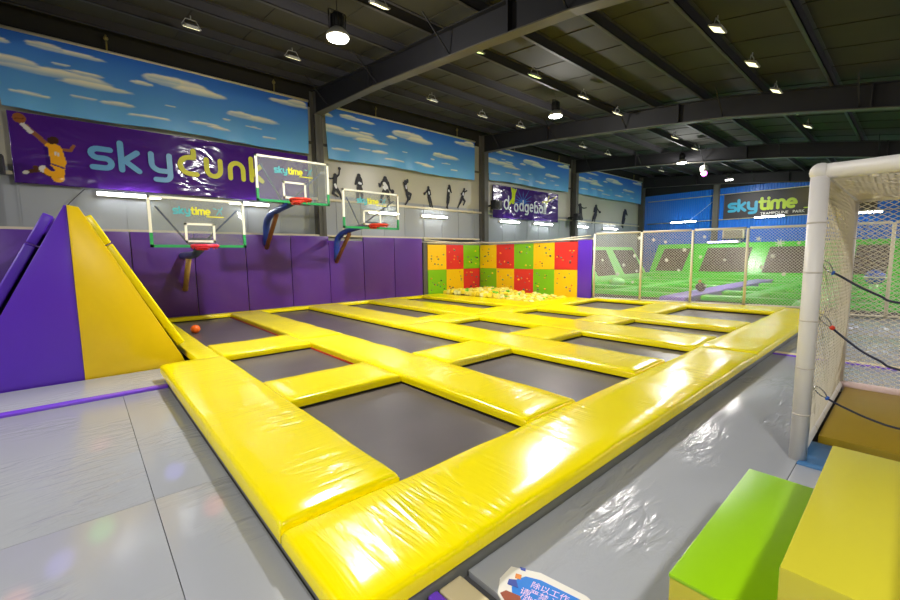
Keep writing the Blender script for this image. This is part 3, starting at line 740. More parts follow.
for i, (c1, c2) in enumerate(zip('YRGYR', 'GYRGY')):
    wh = ['in the inner corner, back side', 'second from the corner on the back side', 'in the middle of the back side', 'second from the right on the back side', 'rightmost, beside the violet end pad'][i]
    climb('B', i, ry[i+1], ry[i], ZB, ZC, c1, 'upper row, '+wh); climb('B', i, ry[i+1], ry[i], ZA, ZB, c2, 'lower row, '+wh)
climb('B', 8, ry[4], ry[3], 0, ZA, 'R', 'low strip showing between foam cubes, centre right'); climb('B', 9, ry[5], ry[4], 0, ZA, 'G', 'low strip showing at the right end of the pit')
climb('B', 7, ry[3], ry[2], 0, ZA, 'Y', 'low strip behind the foam cubes, centre')
mb = MB(); mb.box(13.95, 14.03, 7.9, 8.47, .2, 2.36); o = mb.build('end_pad', m_violet, bevel=.02, loc=(13.99, 8.2, .2)); tag(o, 'narrow upright violet pad between the climbing wall and the mesh fence', 'wall pad')
mb = MB(); mb.box(10.6, 10.8, 13.58, 13.68, .12, 2.4); o = mb.build('corner_post', m_column, loc=(10.7, 13.63, .12)); tag(o, 'grey padded corner post between the purple pads and the climbing wall', 'post')
mb = MB(); mb.box(14.04, 14.1, 7.95, 13.9, 0, 2.3); mb.box(10.82, 14.1, 13.69, 13.9, 0, 2.36); struct('trim_6', mb, m_plain)
t = thing('pit_top_rail', (10.7, 13.55, 2.42), 'cream rope and rail running along the top of the climbing wall', 'rail')
mb = MB(); mb.path([(10.6, 13.5, 2.5), (11.6, 13.5, 2.44), (12.6, 13.5, 2.4), (13.85, 13.5, 2.44), (13.88, 11.5, 2.38), (13.9, 9.8, 2.40), (13.95, 7.95, 2.52)], .025, 6)
part('rope', mb, m_fence, t)
mb = MB(); mb.tube((10.6, 13.72, 2.4), (14.06, 13.72, 2.4), .035, 8); part('side_rail', mb, m_fence, t)
mb = MB(); mb.tube((14.06, 13.72, 2.4), (14.06, 7.9, 2.4), .035, 8); part('back_rail', mb, m_fence, t)

# ------------------------------------------------------------------ yellow pads and trampolines
XS = [(1.62, 3.14), (4.03, 5.49), (6.53, 7.74), (9.02, 10.21), (11.46, 13.79)]
YS = [(2.42, 4.57), (5.56, 7.54), (8.68, 13.25)]
PZ0, PZ1 = .14, .24
FX = lambda y: 14.05+.25*(7.85-y)-.12
nth = ['first', 'second', 'third', 'fourth']
def ypad(x0, x1, y0, y1, label, along='x', dz=0, group='yellow frame pads'):
    m = m_yx if along == 'x' else m_yy
    o = pad_obj('frame_pad', x0+.004, x1-.004, y0+.004, y1-.004, PZ0, PZ1+dz, m, bevel=.04, seed=len(bpy.data.objects) % 97)
    tag(o, label, 'pad', group)
    mb = MB(); mb.box(x0+.1, x1-.1, y0+.1, y1-.1, 0, PZ0); part('steel_support', mb, m_frame, o); return o
ypad(.75, 1.62, 2.40, 7.45, 'wide yellow edge pad running along the left side beside the grey mats', 'y', .03)
ypad(1.24, 1.62, 7.46, 13.25, 'narrow yellow edge pad beside the pyramid and the orange ball', 'y')
ypad(.75, 7.9, 1.56, 2.39, 'wide yellow edge pad in front, its corner nearest the camera', 'x')
ypad(7.9, 15.1, 1.56, 2.43, 'wide yellow edge pad in front, far half reaching the goal', 'x')
for i in range(4):
    x0, x1 = XS[i][1], XS[i+1][0]
    ypad(x0, x1, 2.43, 7.95, 'yellow lane pad, %s counted from the left side, half nearer the camera' % nth[i], 'y')
    ypad(x0, x1, 7.95, 13.25, 'yellow lane pad, %s counted from the left side, half by the far wall' % nth[i], 'y')
PL = ['nearest the camera', 'second from the left side', 'third from the left side', 'fourth from the left side', 'at the fence end']
for i in range(5):
    ypad(XS[i][0], XS[i][1] if i < 4 else XS[i][1], 4.57, 5.56, 'short yellow bridging pad in the front row, '+PL[i], 'x')
    if i != 1: ypad(XS[i][0], XS[i][1], 7.54, 8.68, 'short yellow bridging pad in the back row, '+(['behind the nearest beds', '', 'third from the left side', 'fourth from the left side', 'in front of the foam pit'][i]), 'x')
ypad(1.1, 6.0, 13.25, 13.6, 'narrow yellow edge pad against the purple wall, left half', 'x')
ypad(6.0, 11.46, 13.25, 13.6, 'narrow yellow edge pad against the purple wall, right half', 'x')
def endpad(y0, y1, label):
    mb = MB(); mb.prism([(13.79, y0+.004), (FX(y0), y0+.004), (FX(y1), y1-.004), (13.79, y1-.004)], 'z', PZ0, PZ1)
    o = mb.build('frame_pad', m_yy, bevel=.035, seg=3, loc=(14.2, (y0+y1)/2, PZ0)); tag(o, label, 'pad', 'yellow frame pads')
    mb = MB(); mb.prism([(13.85, y0+.05), (FX(y0)-.05, y0+.05), (FX(y1)-.05, y1-.05), (13.85, y1-.05)], 'z', 0, PZ0); part('steel_support', mb, m_frame, o)
endpad(2.43, 5.1, 'tapering yellow edge pad along the mesh fence, half toward the goal')
endpad(5.1, 7.86, 'tapering yellow edge pad along the mesh fence, half toward the climbing wall')
# grey skirt below the outside pads
mb = MB(); mb.box(.79, 15.15, 1.60, 1.645, 0, PZ0); o = mb.build('pad_skirt', m_grey2, loc=(7, 1.62, 0)); tag(o, 'dark grey skirt below the front yellow edge pads', 'skirt')
mb = MB(); mb.box(.79, .835, 1.65, 7.4, 0, PZ0); o = mb.build('pad_skirt', m_grey2, loc=(.8, 4, 0)); tag(o, 'dark grey skirt below the left yellow edge pad', 'skirt')
def bed(x0, x1, y0, y1, label, red=''):
    t = thing('trampoline_bed', ((x0+x1)/2, (y0+y1)/2, 0), label, 'trampoline', 'black trampoline beds between yellow pads')
    mb = MB(); mb.box(x0-.03, x1+.03, y0-.03, y1+.03, .105, .115); part('jumping_fabric', mb, m_bed, t)
    mb = MB()
    for (a, b, c, d) in ((x0-.04, x1+.04, y0-.04, y0-.0), (x0-.04, x1+.04, y1, y1+.04), (x0-.04, x0, y0, y1), (x1, x1+.04, y0, y1)): mb.box(a, b, c, d, 0, .125)
    part('spring_frame', mb, m_frame, t)
    if red:
        mb = MB(); mb.box(x1-.012, x1+.0, y0, y1, .116, .139); part('red_edge_foam', mb, m_red, t)
RA = ['largest in view, nearest the camera behind the front corner', 'second along the front edge', 'third along the front edge', 'fourth along the front edge', 'last along the front edge, by the fence']
RB = ['second from the camera, left of the largest bed', None, 'third in the middle row, centre of the floor', 'fourth in the middle row', 'at the fence end of the middle row, beside the foam pit']
RC = ['with an orange ball on it, in front of the purple pads', None, 'narrow one at the purple wall, below the third basketball board', 'narrow far one at the purple wall, nearest the climbing wall']
for i in range(5):
    bed(*XS[i], *YS[0], 'black trampoline bed '+RA[i])
    if RB[i]: bed(*XS[i], *YS[1], 'black trampoline bed '+RB[i], 'r' if i == 0 else '')
    if i < 4 and RC[i]: bed(*XS[i], *YS[2], 'black trampoline bed '+RC[i], 'r' if i == 0 else '')
bed(*XS[1], YS[1][0], YS[2][1], 'extra long black trampoline bed running from mid floor to the purple wall')
mb = MB(); mb.ball((0, 0, 0), .1, 24); t = mb.build('ball', m_ball, loc=(0, 0, 0)); t.location = (1.86, 11.05, .215); tag(t, 'small orange ball lying on a trampoline bed near the pyramid', 'ball')

# ------------------------------------------------------------------ foam cubes
m_f = [mat('foam_cream_yellow', rgb(238, 222, 98), .9), mat('foam_bright_yellow', rgb(242, 218, 52), .9), mat('foam_pale', rgb(240, 234, 150), .9), mat('foam_green', rgb(120, 200, 50), .9)]
def cube_mesh(s, m, nm):
    bm = bmesh.new(); bmesh.ops.create_cube(bm, size=s); bmesh.ops.bevel(bm, geom=list(bm.edges), offset=.015, segments=2, affect='EDGES')
    me = bpy.data.meshes.new(nm); bm.to_mesh(me); bm.free(); me.materials.append(m); return me
cms = [cube_mesh(.16, m, 'foam_cube') for m in m_f]
mb = MB(); mb.box(11.5, 13.94, 8.7, 13.56, 0, .06); o = mb.build('foam_pit_fill', m_f[1], loc=(12.7, 11, 0)); tag(o, 'bed of yellow foam filling the bottom of the climbing pit', 'foam'); o['kind'] = 'stuff'
rr = random.Random(5); nC = 0
for a in range(11):
    for b in range(22):
        x = 11.62+a*.22+rr.uniform(-.025, .025); y = 8.82+b*.218+rr.uniform(-.025, .025)
        if x > 13.82 or y > 13.46: continue
        z = .175+rr.uniform(0, .05)-(.04 if y < 10.6 else 0)+.14*math.exp(-((y-12.2)/1.6)**2)+.05*noise.noise(Vector((x*2, y*2, 0)))
        k = 3 if rr.random() < .05 else rr.choice([0, 0, 1, 1, 2])
        o = bpy.data.objects.new('foam_cube', cms[k]); COL.objects.link(o); o.location = (x, y, z)
        o.rotation_euler = (rr.uniform(-.4, .4), rr.uniform(-.4, .4), rr.uniform(0, 3))
        if k == 3: tag(o, 'loose green foam cube among yellow ones in the climbing pit', 'foam cube', 'green foam cubes in the pit')
        else: tag(o, 'loose yellow foam cube heaped in the climbing pit', 'foam cube', 'yellow foam cubes in the pit')

# ------------------------------------------------------------------ grey floor mats and edging strips
def gmat(x0, x1, y0, y1, label, z=.04, m=None, name='floor_mat'):
    mb = MB(); mb.box(x0+.002, x1-.002, y0+.002, y1-.002, 0, z)
    o = mb.build(name, m or m_grey, bevel=.003, loc=((x0+x1)/2, (y0+y1)/2, 0)); tag(o, label, 'floor mat', 'vinyl floor mats'); return o
gmat(-3.4, .27, 3.69, 6.88, 'large grey floor mat at the left between the long seam and the violet strip')
gmat(.27, .78, 3.69, 6.88, 'narrow grey floor mat with bright glare beside the left yellow pad')
gmat(-3.4, .27, .4, 3.69, 'large grey floor mat in the lower left corner of the picture')
gmat(.27, .78, .4, 3.69, 'narrow grey floor mat in front, left of the near yellow corner')
gmat(-3.4, 1.1, 7.02, 8.22, 'grey floor mat between the violet strip and the pyramid')
gmat(-3.4, .27, -3.4, .4, 'grey floor mat behind the camera on the left')
gmat(.78, 1.2, .4, 1.59, 'small grey floor mat piece below the near yellow corner')
gmat(1.52, 9.04, .56, 1.59, 'long grey floor mat in front of the yellow pads from sign to goal')
gmat(1.52, 4.42, -3.4, .56, 'grey floor mat under the coloured blocks')
gmat(.27, 1.2, -3.4, .4, 'grey floor mat below the camera beside the cream tape')
gmat(4.42, 5.05, -.6, .56, 'small blue floor mat at the foot of the goal post', .05, mat('blue_mat_vinyl', rgb(70, 120, 170), .3))
gmat(5.05, 7.3, -3.2, .50, 'thick yellow floor mat lying inside the goal', .12, m_olive if False else mat('shaded_yellow_vinyl', rgb(150, 124, 10), .35, bump=(2, 2, 2, .5, .01, 2)))  # yellow mat; the shade inside the goal is put into its darker colour
gmat(7.32, 9.04, -3.4, .56, 'grey floor mat directly behind the goal')
gmat(9.34, 12.4, .5, 1.59, 'grey floor mat beyond the cream strip beside the front pad')
gmat(12.4, 15.5, .5, 1.59, 'grey floor mat in the corner by the mesh fence')
gmat(9.34, 12.4, -3.4, .5, 'glossy grey floor mat seen through the goal, nearer one')
gmat(12.4, 15.8, -3.4, .5, 'glossy grey floor mat seen through the goal, by the fence')
def strip(axis, a, b, c0, c1, m, label, h=.06, name='edging_strip'):
    mb = MB()
    if axis == 'x': mb.box(a, b, c0, c1, 0, h)
    else: mb.box(c0, c1, a, b, 0, h)
    o = mb.build(name, m, bevel=min(.02, h*.3), seg=3, loc=((a+b)/2, (c0+c1)/2, 0) if axis == 'x' else ((c0+c1)/2, (a+b)/2, 0)); tag(o, label, 'edging strip'); return o
strip('x', -3.4, .78, 6.885, 7.015, m_violetg, 'glossy violet edging strip crossing the grey mats in front of the pyramid', .075)
strip('y', -3.4, 1.59, 1.22, 1.29, m_violetg, 'violet rounded edging beside the cream tape below the near corner', .06)
strip('y', -3.4, 1.59, 1.30, 1.46, m_cream, 'wide cream woven tape coming out from under the near yellow corner', .05, 'woven_tape')
strip('y', -3.4, 1.59, 9.05, 9.13, m_violetg, 'thin violet edging strip crossing the mats beyond the goal', .055)
strip('y', -3.4, 1.59, 9.14, 9.33, m_cream, 'cream tape strip crossing the mats beyond the goal', .05, 'woven_tape')

# ------------------------------------------------------------------ pyramid wedge
A, Bz = -.1, 2.64
t = thing('padded_pyramid', (A, 8.3, 0), 'tall padded pyramid, violet on its left half and yellow on its right', 'padded pyramid')
hb = 1.33
mb = MB(); mb.prism([(A-hb, 0), (A, 0), (A, Bz), (A-.03, Bz)], 'y', 8.26, 8.36); part('violet_front', mb, m_violet, t, bevel=.012)
mb = MB(); mb.prism([(A, 0), (A+hb, 0), (A+hb-.07, .2), (A+.13, Bz-.02), (A+.03, Bz), (A, Bz)], 'y', 8.25, 8.36); part('yellow_front', mb, mat('golden_vinyl', rgb(240, 202, 0), .3, bump=(2, 2, 2, .4, .01, 2)), t, bevel=.012)
mb = MB(); mb.prism([(A-hb+.12, 0), (A+hb-.12, 0), (A+.04, Bz-.2), (A-.04, Bz-.2)], 'y', 8.37, 13.4); part('core', mb, m_frame, t)
sl = Vector((hb, 0, -Bz)).normalized(); nr = Vector((Bz, 0, hb)).normalized()
def slopepad(sgn, s0, s1, y0, y1, th, m, nm, off=.0):
    base = Vector((A+sgn*.06, 0, Bz-.04)); d = Vector((sgn*sl.x, 0, sl.z)); n_ = Vector((sgn*nr.x, 0, nr.z))
    q = [base+d*s0+n_*off, base+d*s1+n_*off, base+d*s1+n_*(off+th), base+d*s0+n_*(off+th)]
    mb = MB(); mb.prism([(p.x, p.z) for p in q], 'y', y0, y1); part(nm, mb, m, t, bevel=.025, seg=3)
for sg, m, nm in ((1, m_yy, 'yellow_slope_pad'), (-1, m_violet, 'violet_slope_pad')):
    slopepad(sg, .14, .62, 8.55, 13.3, .13, m, nm, .03)
    slopepad(sg, .64, 2.56, 8.50, 8.95, .13, m, nm, .03)
    slopepad(sg, .64, 2.56, 12.8, 13.3, .13, m, nm, .03)
    slopepad(sg, .64, 2.56, 8.95, 12.8, .02, m_bed, 'sloped_bed', .03)

# ------------------------------------------------------------------ basketball hoops
def figure_logo(mb, x, z, s, TT):
    strokes(mb, [[(x, z), (x+.06*s, z+.1*s), (x+.12*s, z+.2*s)], [(x+.12*s, z+.2*s), (x+.2*s, z+.18*s), (x+.24*s, z+.05*s)], [(x+.1*s, z+.3*s), (x+.2*s, z+.26*s), (x+.26*s, z+.36*s)], [(x+.26*s, z+.3*s), (x+.28*s, z+.42*s)], [(x, z+.3*s), (x-.14*s, z+.34*s)]], .018*s, TT, .003)
def hoop(cx, z0, z1, armz, label, rimm, low=False):
    yb = 11.1; x0, x1 = cx-.97, cx+.97
    t = thing('basketball_hoop', (cx, 13.6, 0), label, 'basketball hoop', 'basketball hoops on the left wall')
    mb = MB(); mb.box(x0+.03, x1-.03, yb, yb+.012, z0+.03, z1-.03); g = part('backboard_glass', mb, m_glass, t)
    mb = MB(); mb.m = 0
    zz = z0+.32
    mb.box(x0, x0+.055, yb-.02, yb+.03, zz, z1); mb.box(x1-.055, x1, yb-.02, yb+.03, zz, z1); mb.box(x0, x1, yb-.02, yb+.03, z1-.05, z1)
    part('white_frame', mb, m_bwhite, t)
    mb = MB(); mb.box(x0, x1, yb-.022, yb+.032, z0, z0+.06); mb.box(x0, x0+.058, yb-.022, yb+.032, z0, zz); mb.box(x1-.058, x1, yb-.022, yb+.032, z0, zz)
    part('green_edge_padding', mb, m_bgreen, t)
    mb = MB(); a, b, c, d = cx-.31, cx+.31, z0+.12, z0+.56
    for q in ((a, b, c, c+.05), (a, b, d-.05, d), (a, a+.05, c, d), (b-.05, b, c, d)): mb.box(q[0], q[1], yb-.006, yb-.001, q[2], q[3])
    part('target_square', mb, m_bwhite, g)
    TT = lambda x, y, h: (x, yb-.002-h, y)
    mb = MB(); xe = word(mb, 'sky', cx-.50, z0+.76, .105, .018, TT, .36); figure_logo(mb, cx+.36, z0+.76, .45, TT); part('teal_lettering', mb, m_teal, g)
    mb = MB(); xe = word(mb, 'time', xe, z0+.76, .105, .018, TT, .3); strokes(mb, [[(xe-.1, z0+.715), (cx+.5, z0+.715)]], .012, TT); part('yellow_lettering', mb, m_lettery, g)
    # arm
    yw = 13.55
    if low: pts = [(cx, yw, armz), (cx, 12.6, armz), (cx, 11.9, armz+.02), (cx, 11.25, armz+.12)]
    else: pts = [(cx, yw, armz-.25), (cx, yw-.02, armz), (cx, yw-.05, armz+.32), (cx, yw-.18, armz+.5), (cx, yw-.45, armz+.62), (cx, yw-.9, armz+.7), (cx, 11.9, armz+.76), (cx, 11.25, armz+.8)]
    mb = MB(); mb.path(pts, [.1, .1, .1, .1, .095, .09, .08, .075][-len(pts):] if not low else [.1, .1, .09, .08], 14); part('arm', mb, m_navy if low else m_bblue, t)
    za = pts[-1][2]
    mb = MB()
    mb.tube((cx, yb+.75, za-.02), (cx-.82, yb+.05, z1-.22), .022, 6); mb.tube((cx, yb+.75, za-.02), (cx+.82, yb+.05, z1-.22), .022, 6)
    mb.tube((cx, yb+.3, za-.02), (cx-.3, yb+.05, z0+.05), .02, 6); mb.tube((cx, yb+.3, za-.02), (cx+.3, yb+.05, z0+.05), .02, 6)
    mb.box(cx-.22, cx+.22, yb+.035, yb+.1, z0+.02, z0+.22); mb.tube((cx, 11.3, za), (cx, yb+.05, z0+.12), .04, 8)
    part('board_brace', mb, m_navy, t)
    mb = MB()
    if low: mb.tube((cx, 13.6, armz-.95), (cx, 12.75, armz-.08), .07, 8)
    else: mb.tube((cx, 13.6, armz-.35), (cx, 12.55, armz+.6), .065, 8)
    part('strut', mb, m_tan if low else m_brown, t)
    zr = z0+.03 if low else z0+.06
    if not low and cx > 6: zr = z0+.1
    mb = MB(); mb.torus((cx, yb-.36, zr), .255, .035, 30, 8); mb.tube((cx-.1, yb-.13, zr), (cx-.14, yb-.02, zr), .02, 6); mb.tube((cx+.1, yb-.13, zr), (cx+.14, yb-.02, zr), .02, 6)
    mb.box(cx-.12, cx+.12, yb-.05, yb-.022, zr-.09, zr+.04); mb.box(cx-.11, cx+.11, yb-.16, yb-.05, zr-.04, zr-.01)
    for k in range(12):
        a_ = 2*PI*k/12; mb.tube((cx+.255*math.cos(a_), yb-.36+.255*math.sin(a_), zr-.03), (cx+.24*math.cos(a_), yb-.36+.24*math.sin(a_), zr-.07), .01, 5)
    part('rim', mb, rimm, t)
hoop(2.12, 2.10, 3.22, 1.93, 'lowest basketball hoop with a pink-red rim, nearest the pyramid', m_rimp, True)
hoop(4.38, 3.27, 4.42, 2.5, 'highest basketball hoop, on a blue arm in front of the purple banner', m_rim)
hoop(6.72, 2.68, 3.80, 2.02, 'third basketball hoop, its board in front of the player silhouettes', m_rim)

# ------------------------------------------------------------------ mesh fence
FS = lambda y: 14.05+.25*(7.85-y)
def fence_span(y0, y1, label):
    L = math.hypot(y1-y0, FS(y1)-FS(y0)); n = 1
    t = thing('mesh_fence', (FS(y0), y0, .2), label, 'fence', 'white mesh fence sections')
    z0, z1 = (.2, 2.57)
    if y1 < 1: z0 = .06
    P = lambda s, z, o=0: (FS(y0+(y1-y0)*s/L)+o, y0+(y1-y0)*s/L, z)
    mb = MB(); mb.tube(P(.04, z1), P(L-.045, z1), .035, 8); part('top_rail', mb, m_fence, t)
    mb = MB(); mb.tube(P(.04, z0+.03), P(L-.045, z0+.03), .03, 8); part('bottom_rail', mb, m_fence, t)
    mb = MB(); mb.tube(P(0, z0 if y0 > 2.4 else .04), P(0, z1), .04, 8); part('post', mb, m_fence, t)
    mb = MB(); H = z1-z0-.05; c = .085; k = -int(H/c)
    while k*c < L:
        for sg in (1, -1):
            # line s = k*c + sg*z
            a, b = (k*c, k*c+H)
            s0, s1 = max(a, 0), min(b, L)
            if s1 > s0:
                za, zb = z0+.03+(s0-a), z0+.03+(s1-a)
                if sg < 0: za, zb = z1-(s0-a)-.02, z1-(s1-a)-.02
                mb.tube(P(s0, za), P(s1, zb), .0042, 4, caps=False)
        k += 1
    part('wire_mesh', mb, m_mesh, t)
fy = [7.85, 6.32, 4.85, 3.45, 1.9, .45, -1.1, -2.7]
fl = ['beside the violet end pad', 'second from the climbing wall', 'in the middle', 'below the dark wall banner, fourth from the climbing wall', 'just left of the goal post', 'seen through the side of the goal', 'seen through the back of the goal']
for i in range(7): fence_span(fy[i], fy[i+1], 'white diamond mesh fence section '+fl[i])
SN = [(14.12,7.55,1.62),(14.3,6.85,1.44),(14.38,6.51,1.76),(14.4,6.43,1.24),(14.42,6.38,2.37),(14.52,5.95,2.29),(14.61,5.6,2.21),(14.75,5.05,1.94),(14.63,5.55,1.61),(14.71,5.19,1.28),(14.25,7.04,1.12),(14.38,6.55,.85),(14.88,4.53,2.34),(15.22,3.19,2.23),(15.34,2.7,2.1),(15.44,2.28,2.09),(15.3,2.84,1.72),(14.86,4.61,1.71),(15.02,3.98,1.61),(15.24,3.07,1.39),(15.37,2.56,1.19)]
m_snow = mat('white_snowflake_paper', rgb(235, 238, 232), .6)
for i, (x, y, z) in enumerate(SN):
    r = .12 if i == 14 else .05+.02*((i*5) % 3)/2
    mb = MB(); x -= .03
    for k in range(3 if i % 2 else 4):
        nn = 3 if i % 2 else 4
        a = PI*k/nn+.3*i; dy, dz = r*math.cos(a), r*math.sin(a)
        px, pz = -math.sin(a)*.012, math.cos(a)*.012
        mb.prism([(y-dy+px, z-dz+pz), (y+dy+px, z+dz+pz), (y+dy-px, z+dz-pz), (y-dy-px, z-dz-pz)], 'x', x-.004, x)
    o = mb.build('paper_snowflake', m_snow, loc=(x, y, z)); 
    tag(o, 'white paper snowflake hung on the mesh fence', 'snowflake', 'paper snowflakes on the mesh fence')

# ------------------------------------------------------------------ goal
gx0, gx1, gy, gyr, gz = 4.55, 7.2, .57, -2.7, 2.48; rp = .062
t = thing('padded_goal', (gx0, gy, 0), 'white padded goal frame with cream netting at the right', 'goal')
def sleeve(nm, p, q, r=rp, rings=5, m=None):
    mb = MB(); p = Vector(p); q = Vector(q); L = (q-p).length
    mb.tube(p, q, r, 20); g = part(nm, mb, m or m_foamw, t)
    mb = MB(); d = (q-p).normalized()
    for k in range(1, rings+1):
        c = p+(q-p)*k/(rings+1); mb.tube(c-d*.006, c+d*.006, r+.002, 20)
    part('sleeve_joint', mb, mat('sleeve_tape', rgb(196, 188, 178), .5), g); return g
sleeve('post', (gx0, gy, .04), (gx0, gy, gz), rp, 5); sleeve('post', (gx0, gyr, .04), (gx0, gyr, gz))
sleeve('rear_post', (gx1, gy, .04), (gx1, gy, gz), .052, 4); sleeve('rear_post', (gx1, gyr, .04), (gx1, gyr, gz), .052, 4)
sleeve('crossbar', (gx0, gy, gz), (gx0, gyr, gz), rp, 5); sleeve('rear_crossbar', (gx1, gy, gz), (gx1, gyr, gz), .05, 4)
sleeve('top_side_rail', (gx0, gy, gz), (gx1, gy, gz), .045, 4); sleeve('top_side_rail', (gx0, gyr, gz), (gx1, gyr, gz), .045, 4)
sleeve('bottom_side_rail', (gx0+.1, gy, .13), (gx1, gy, .13), .052, 4); sleeve('bottom_side_rail', (gx0+.1, gyr, .13), (gx1, gyr, .13), .052, 4)
sleeve('rear_bottom_rail', (gx1, gy, .13), (gx1, gyr, .13), .055, 4, mat('pinkish_foam_sleeve', rgb(226, 200, 196), .42))
for (x, y, z) in ((gx0, gy, gz), (gx1, gy, gz), (gx0, gyr, gz), (gx1, gyr, gz)):
    mb = MB(); mb.ball((x, y, z), rp+.012, 16); part('corner_cap', mb, m_foamw, t)
def net(nm, W, H, cw, ch, P, r=.0035, seg=10):
    """diamond netting over a WxH panel, P(s,h)->3D lets it sag"""
    mb = MB(); k = -int(H/ch)-1; slope = cw/ch
    n = int(W/cw)+int(H/ch)+2
    for i in range(-int(H/ch)-1, int(W/cw)+2):
        for sg in (1, -1):
            pts = []
            for j in range(seg+1):
                h = H*j/seg; s = i*cw+h*slope if sg > 0 else (i*cw+ (H-h)*slope)
                pts.append((s, h))
            run = []
            for (s, h), (s2, h2) in zip(pts[:-1], pts[1:]):
                a = (s, h); b = (s2, h2)
                if max(s, s2) < 0 or min(s, s2) > W: continue
                def cl(p, q):
                    (ps, ph), (qs, qh) = p, q
                    if ps < 0: u = (0-ps)/(qs-ps); return (0, ph+(qh-ph)*u)
                    if ps > W: u = (W-ps)/(qs-ps); return (W, ph+(qh-ph)*u)
                    return p
                a2 = cl(a, b); b2 = cl(b, a)
                mb.tube(P(*a2), P(*b2), r, 3, caps=False)
    part(nm, mb, m_net, t)
net('side_net', gx1-gx0, gz-.13, .07, .07, lambda s, h: (gx0+s, gy-.02-.10*math.sin(PI*s/(gx1-gx0))*math.sin(PI*h/(gz-.13)), .13+h), .0045)
net('back_net', gy-gyr, gz-.13, .09, .055, lambda s, h: (gx1+.03*math.sin(PI*h/(gz-.13)), gy-s, .13+h), .005)
net('top_net', gx1-gx0, gy-gyr, .075, .075, lambda s, h: (gx0+s, gy-h, gz-.01-.14*math.sin(PI*s/(gx1-gx0))*min(1, h*1.5)), .008)
# cords clipped across the goal mouth
def cord(pts, band, label):
    c = thing('clip_cord', pts[0], label, 'cord', 'dark cords clipped to the goal')
    pts = [Vector(p) for p in pts]
    d = pts[-1]-pts[-2]; ext = [pts[-1]+Vector((0, -.5*k, -.06+.02*k*k)) for k in (1, 2, 3)]
    P = pts[1:]+ext
    # resample smooth
    q = []
    for i in range(len(P)-1):
        p0, p1, p2, p3 = P[max(i-1, 0)], P[i], P[i+1], P[min(i+2, len(P)-1)]
        for k in range(5):
            u = k/5; q.append(.5*((2*p1)+(-p0+p2)*u+(2*p0-5*p1+4*p2-p3)*u*u+(-p0+3*p1-3*p2+p3)*u**3))
    q.append(P[-1])
    mb = MB(); mb.path(q, .009, 8); part('rope', mb, m_cord, c)
    mb = MB(); a, b = pts[0], pts[1]; m = (a+b)/2; dd = (b-a); u = dd.normalized(); v = Vector((1, 0, 0)).cross(u)
    ring = [m+u*math.cos(2*PI*k/16)*dd.length*.5+v*math.sin(2*PI*k/16)*.022 for k in range(17)]
    for r0, r1 in zip(ring[:-1], ring[1:]): mb.tube(r0, r1, .005, 6)
    part('clip', mb, m_chrome, c)
    mb = MB(); e = b+(pts[2]-b)*(.45 if band is not m_clipb else .3); mb.path([b, (b+e)/2, e], [.016, .02, .014], 10); part('band', mb, band, c)
cord([(4.72,.53,1.76),(4.75,.47,1.66),(4.75,.419,1.632),(4.75,.306,1.553),(4.75,.175,1.479),(4.75,.063,1.431)], m_clipb, 'dark cord with blue webbing clipped high on the goal netting')
cord([(4.74,.53,1.30),(4.75,.45,1.20),(4.75,.4,1.149),(4.75,.259,1.025),(4.75,.139,.955),(4.75,.026,.903)], m_clipr, 'dark cord with red band and steel clip at mid height of the goal')
cord([(4.74,.52,.66),(4.75,.44,.575),(4.75,.38,.541),(4.75,.222,.479),(4.75,.104,.446),(4.75,-.007,.43)], m_clipb, 'lowest dark cord clipped near the bottom of the goal')

# ------------------------------------------------------------------ foam blocks in front
t = thing('foam_block', (2.36, .2, .04), 'lime green topped foam block, the lower of the two beside the goal', 'foam block')
mb = MB(); mb.box(1.74, 3.0, .235, .598, .04, .49); part('body', mb, m_olive, t, bevel=.012)
mb = MB(); mb.box(1.738, 3.002, .24, .60, .485, .505); part('green_cover', mb, m_lime, t, bevel=.008)
t = thing('foam_block', (2.3, 0, .04), 'yellow foam block, the taller one in the lower right corner', 'foam block')
mb = MB(); mb.box(1.655, 2.955, -.185, .232, .04, .80); part('body', mb, m_olive, t, bevel=.012)
t = thing('foam_block', (2.3, -.5, .04), 'third and tallest foam block, outside the picture', 'foam block')
mb = MB(); mb.box(1.2, 3.6, -.75, -.19, .04, 1.20); part('body', mb, m_olive, t, bevel=.012)
# ------------------------------------------------------------------ fallen notice board
t = thing('notice_board', (1.75, 1.2, .05), 'blue and white notice board with pink lettering lying on the grey mat', 'sign')
poly = [(1.50,1.36),(1.62,1.43),(1.74,1.43),(1.86,1.28),(2.02,.98),(1.82,.78),(1.40,1.10)]
poly = [(1.515,1.355),(1.60,1.415),(1.715,1.43),(1.80,1.285),(1.845,1.03),(1.80,.80),(1.35,.95)]
mb = MB(); mb.prism(poly, 'z', .042, .052); part('white_board', mb, m_white, t)
blue = [(1.60,1.33),(1.66,1.345),(1.715,1.325),(1.755,1.25),(1.80,1.03),(1.76,.82),(1.37,.97),(1.46,1.2)]
mb = MB(); mb.prism(blue, 'z', .052, .0545); part('blue_print', mb, mat('blue_notice_print', rgb(0, 120, 215), .35), t)
mb = MB(); mb.prism([(1.525,1.345),(1.56,1.335),(1.585,1.26),(1.53,1.2),(1.49,1.26)], 'z', .052, .056); part('brown_print', mb, mat('brown_notice_print', rgb(150, 66, 30), .4), t)
mb = MB(); mb.prism([(1.60,1.36),(1.63,1.375),(1.655,1.345),(1.62,1.30)], 'z', .052, .0565); mb.prism([(1.735,1.375),(1.745,1.39),(1.76,1.36),(1.745,1.35)], 'z', .052, .0565); part('navy_print', mb, mat('navy_notice_print', rgb(40, 66, 160), .4), t)
mb = MB(); mb.prism([(1.665,1.36),(1.69,1.375),(1.705,1.345),(1.675,1.33)], 'z', .052, .0562); part('orange_print', mb, mat('orange_notice_print', rgb(220, 130, 40), .4), t)
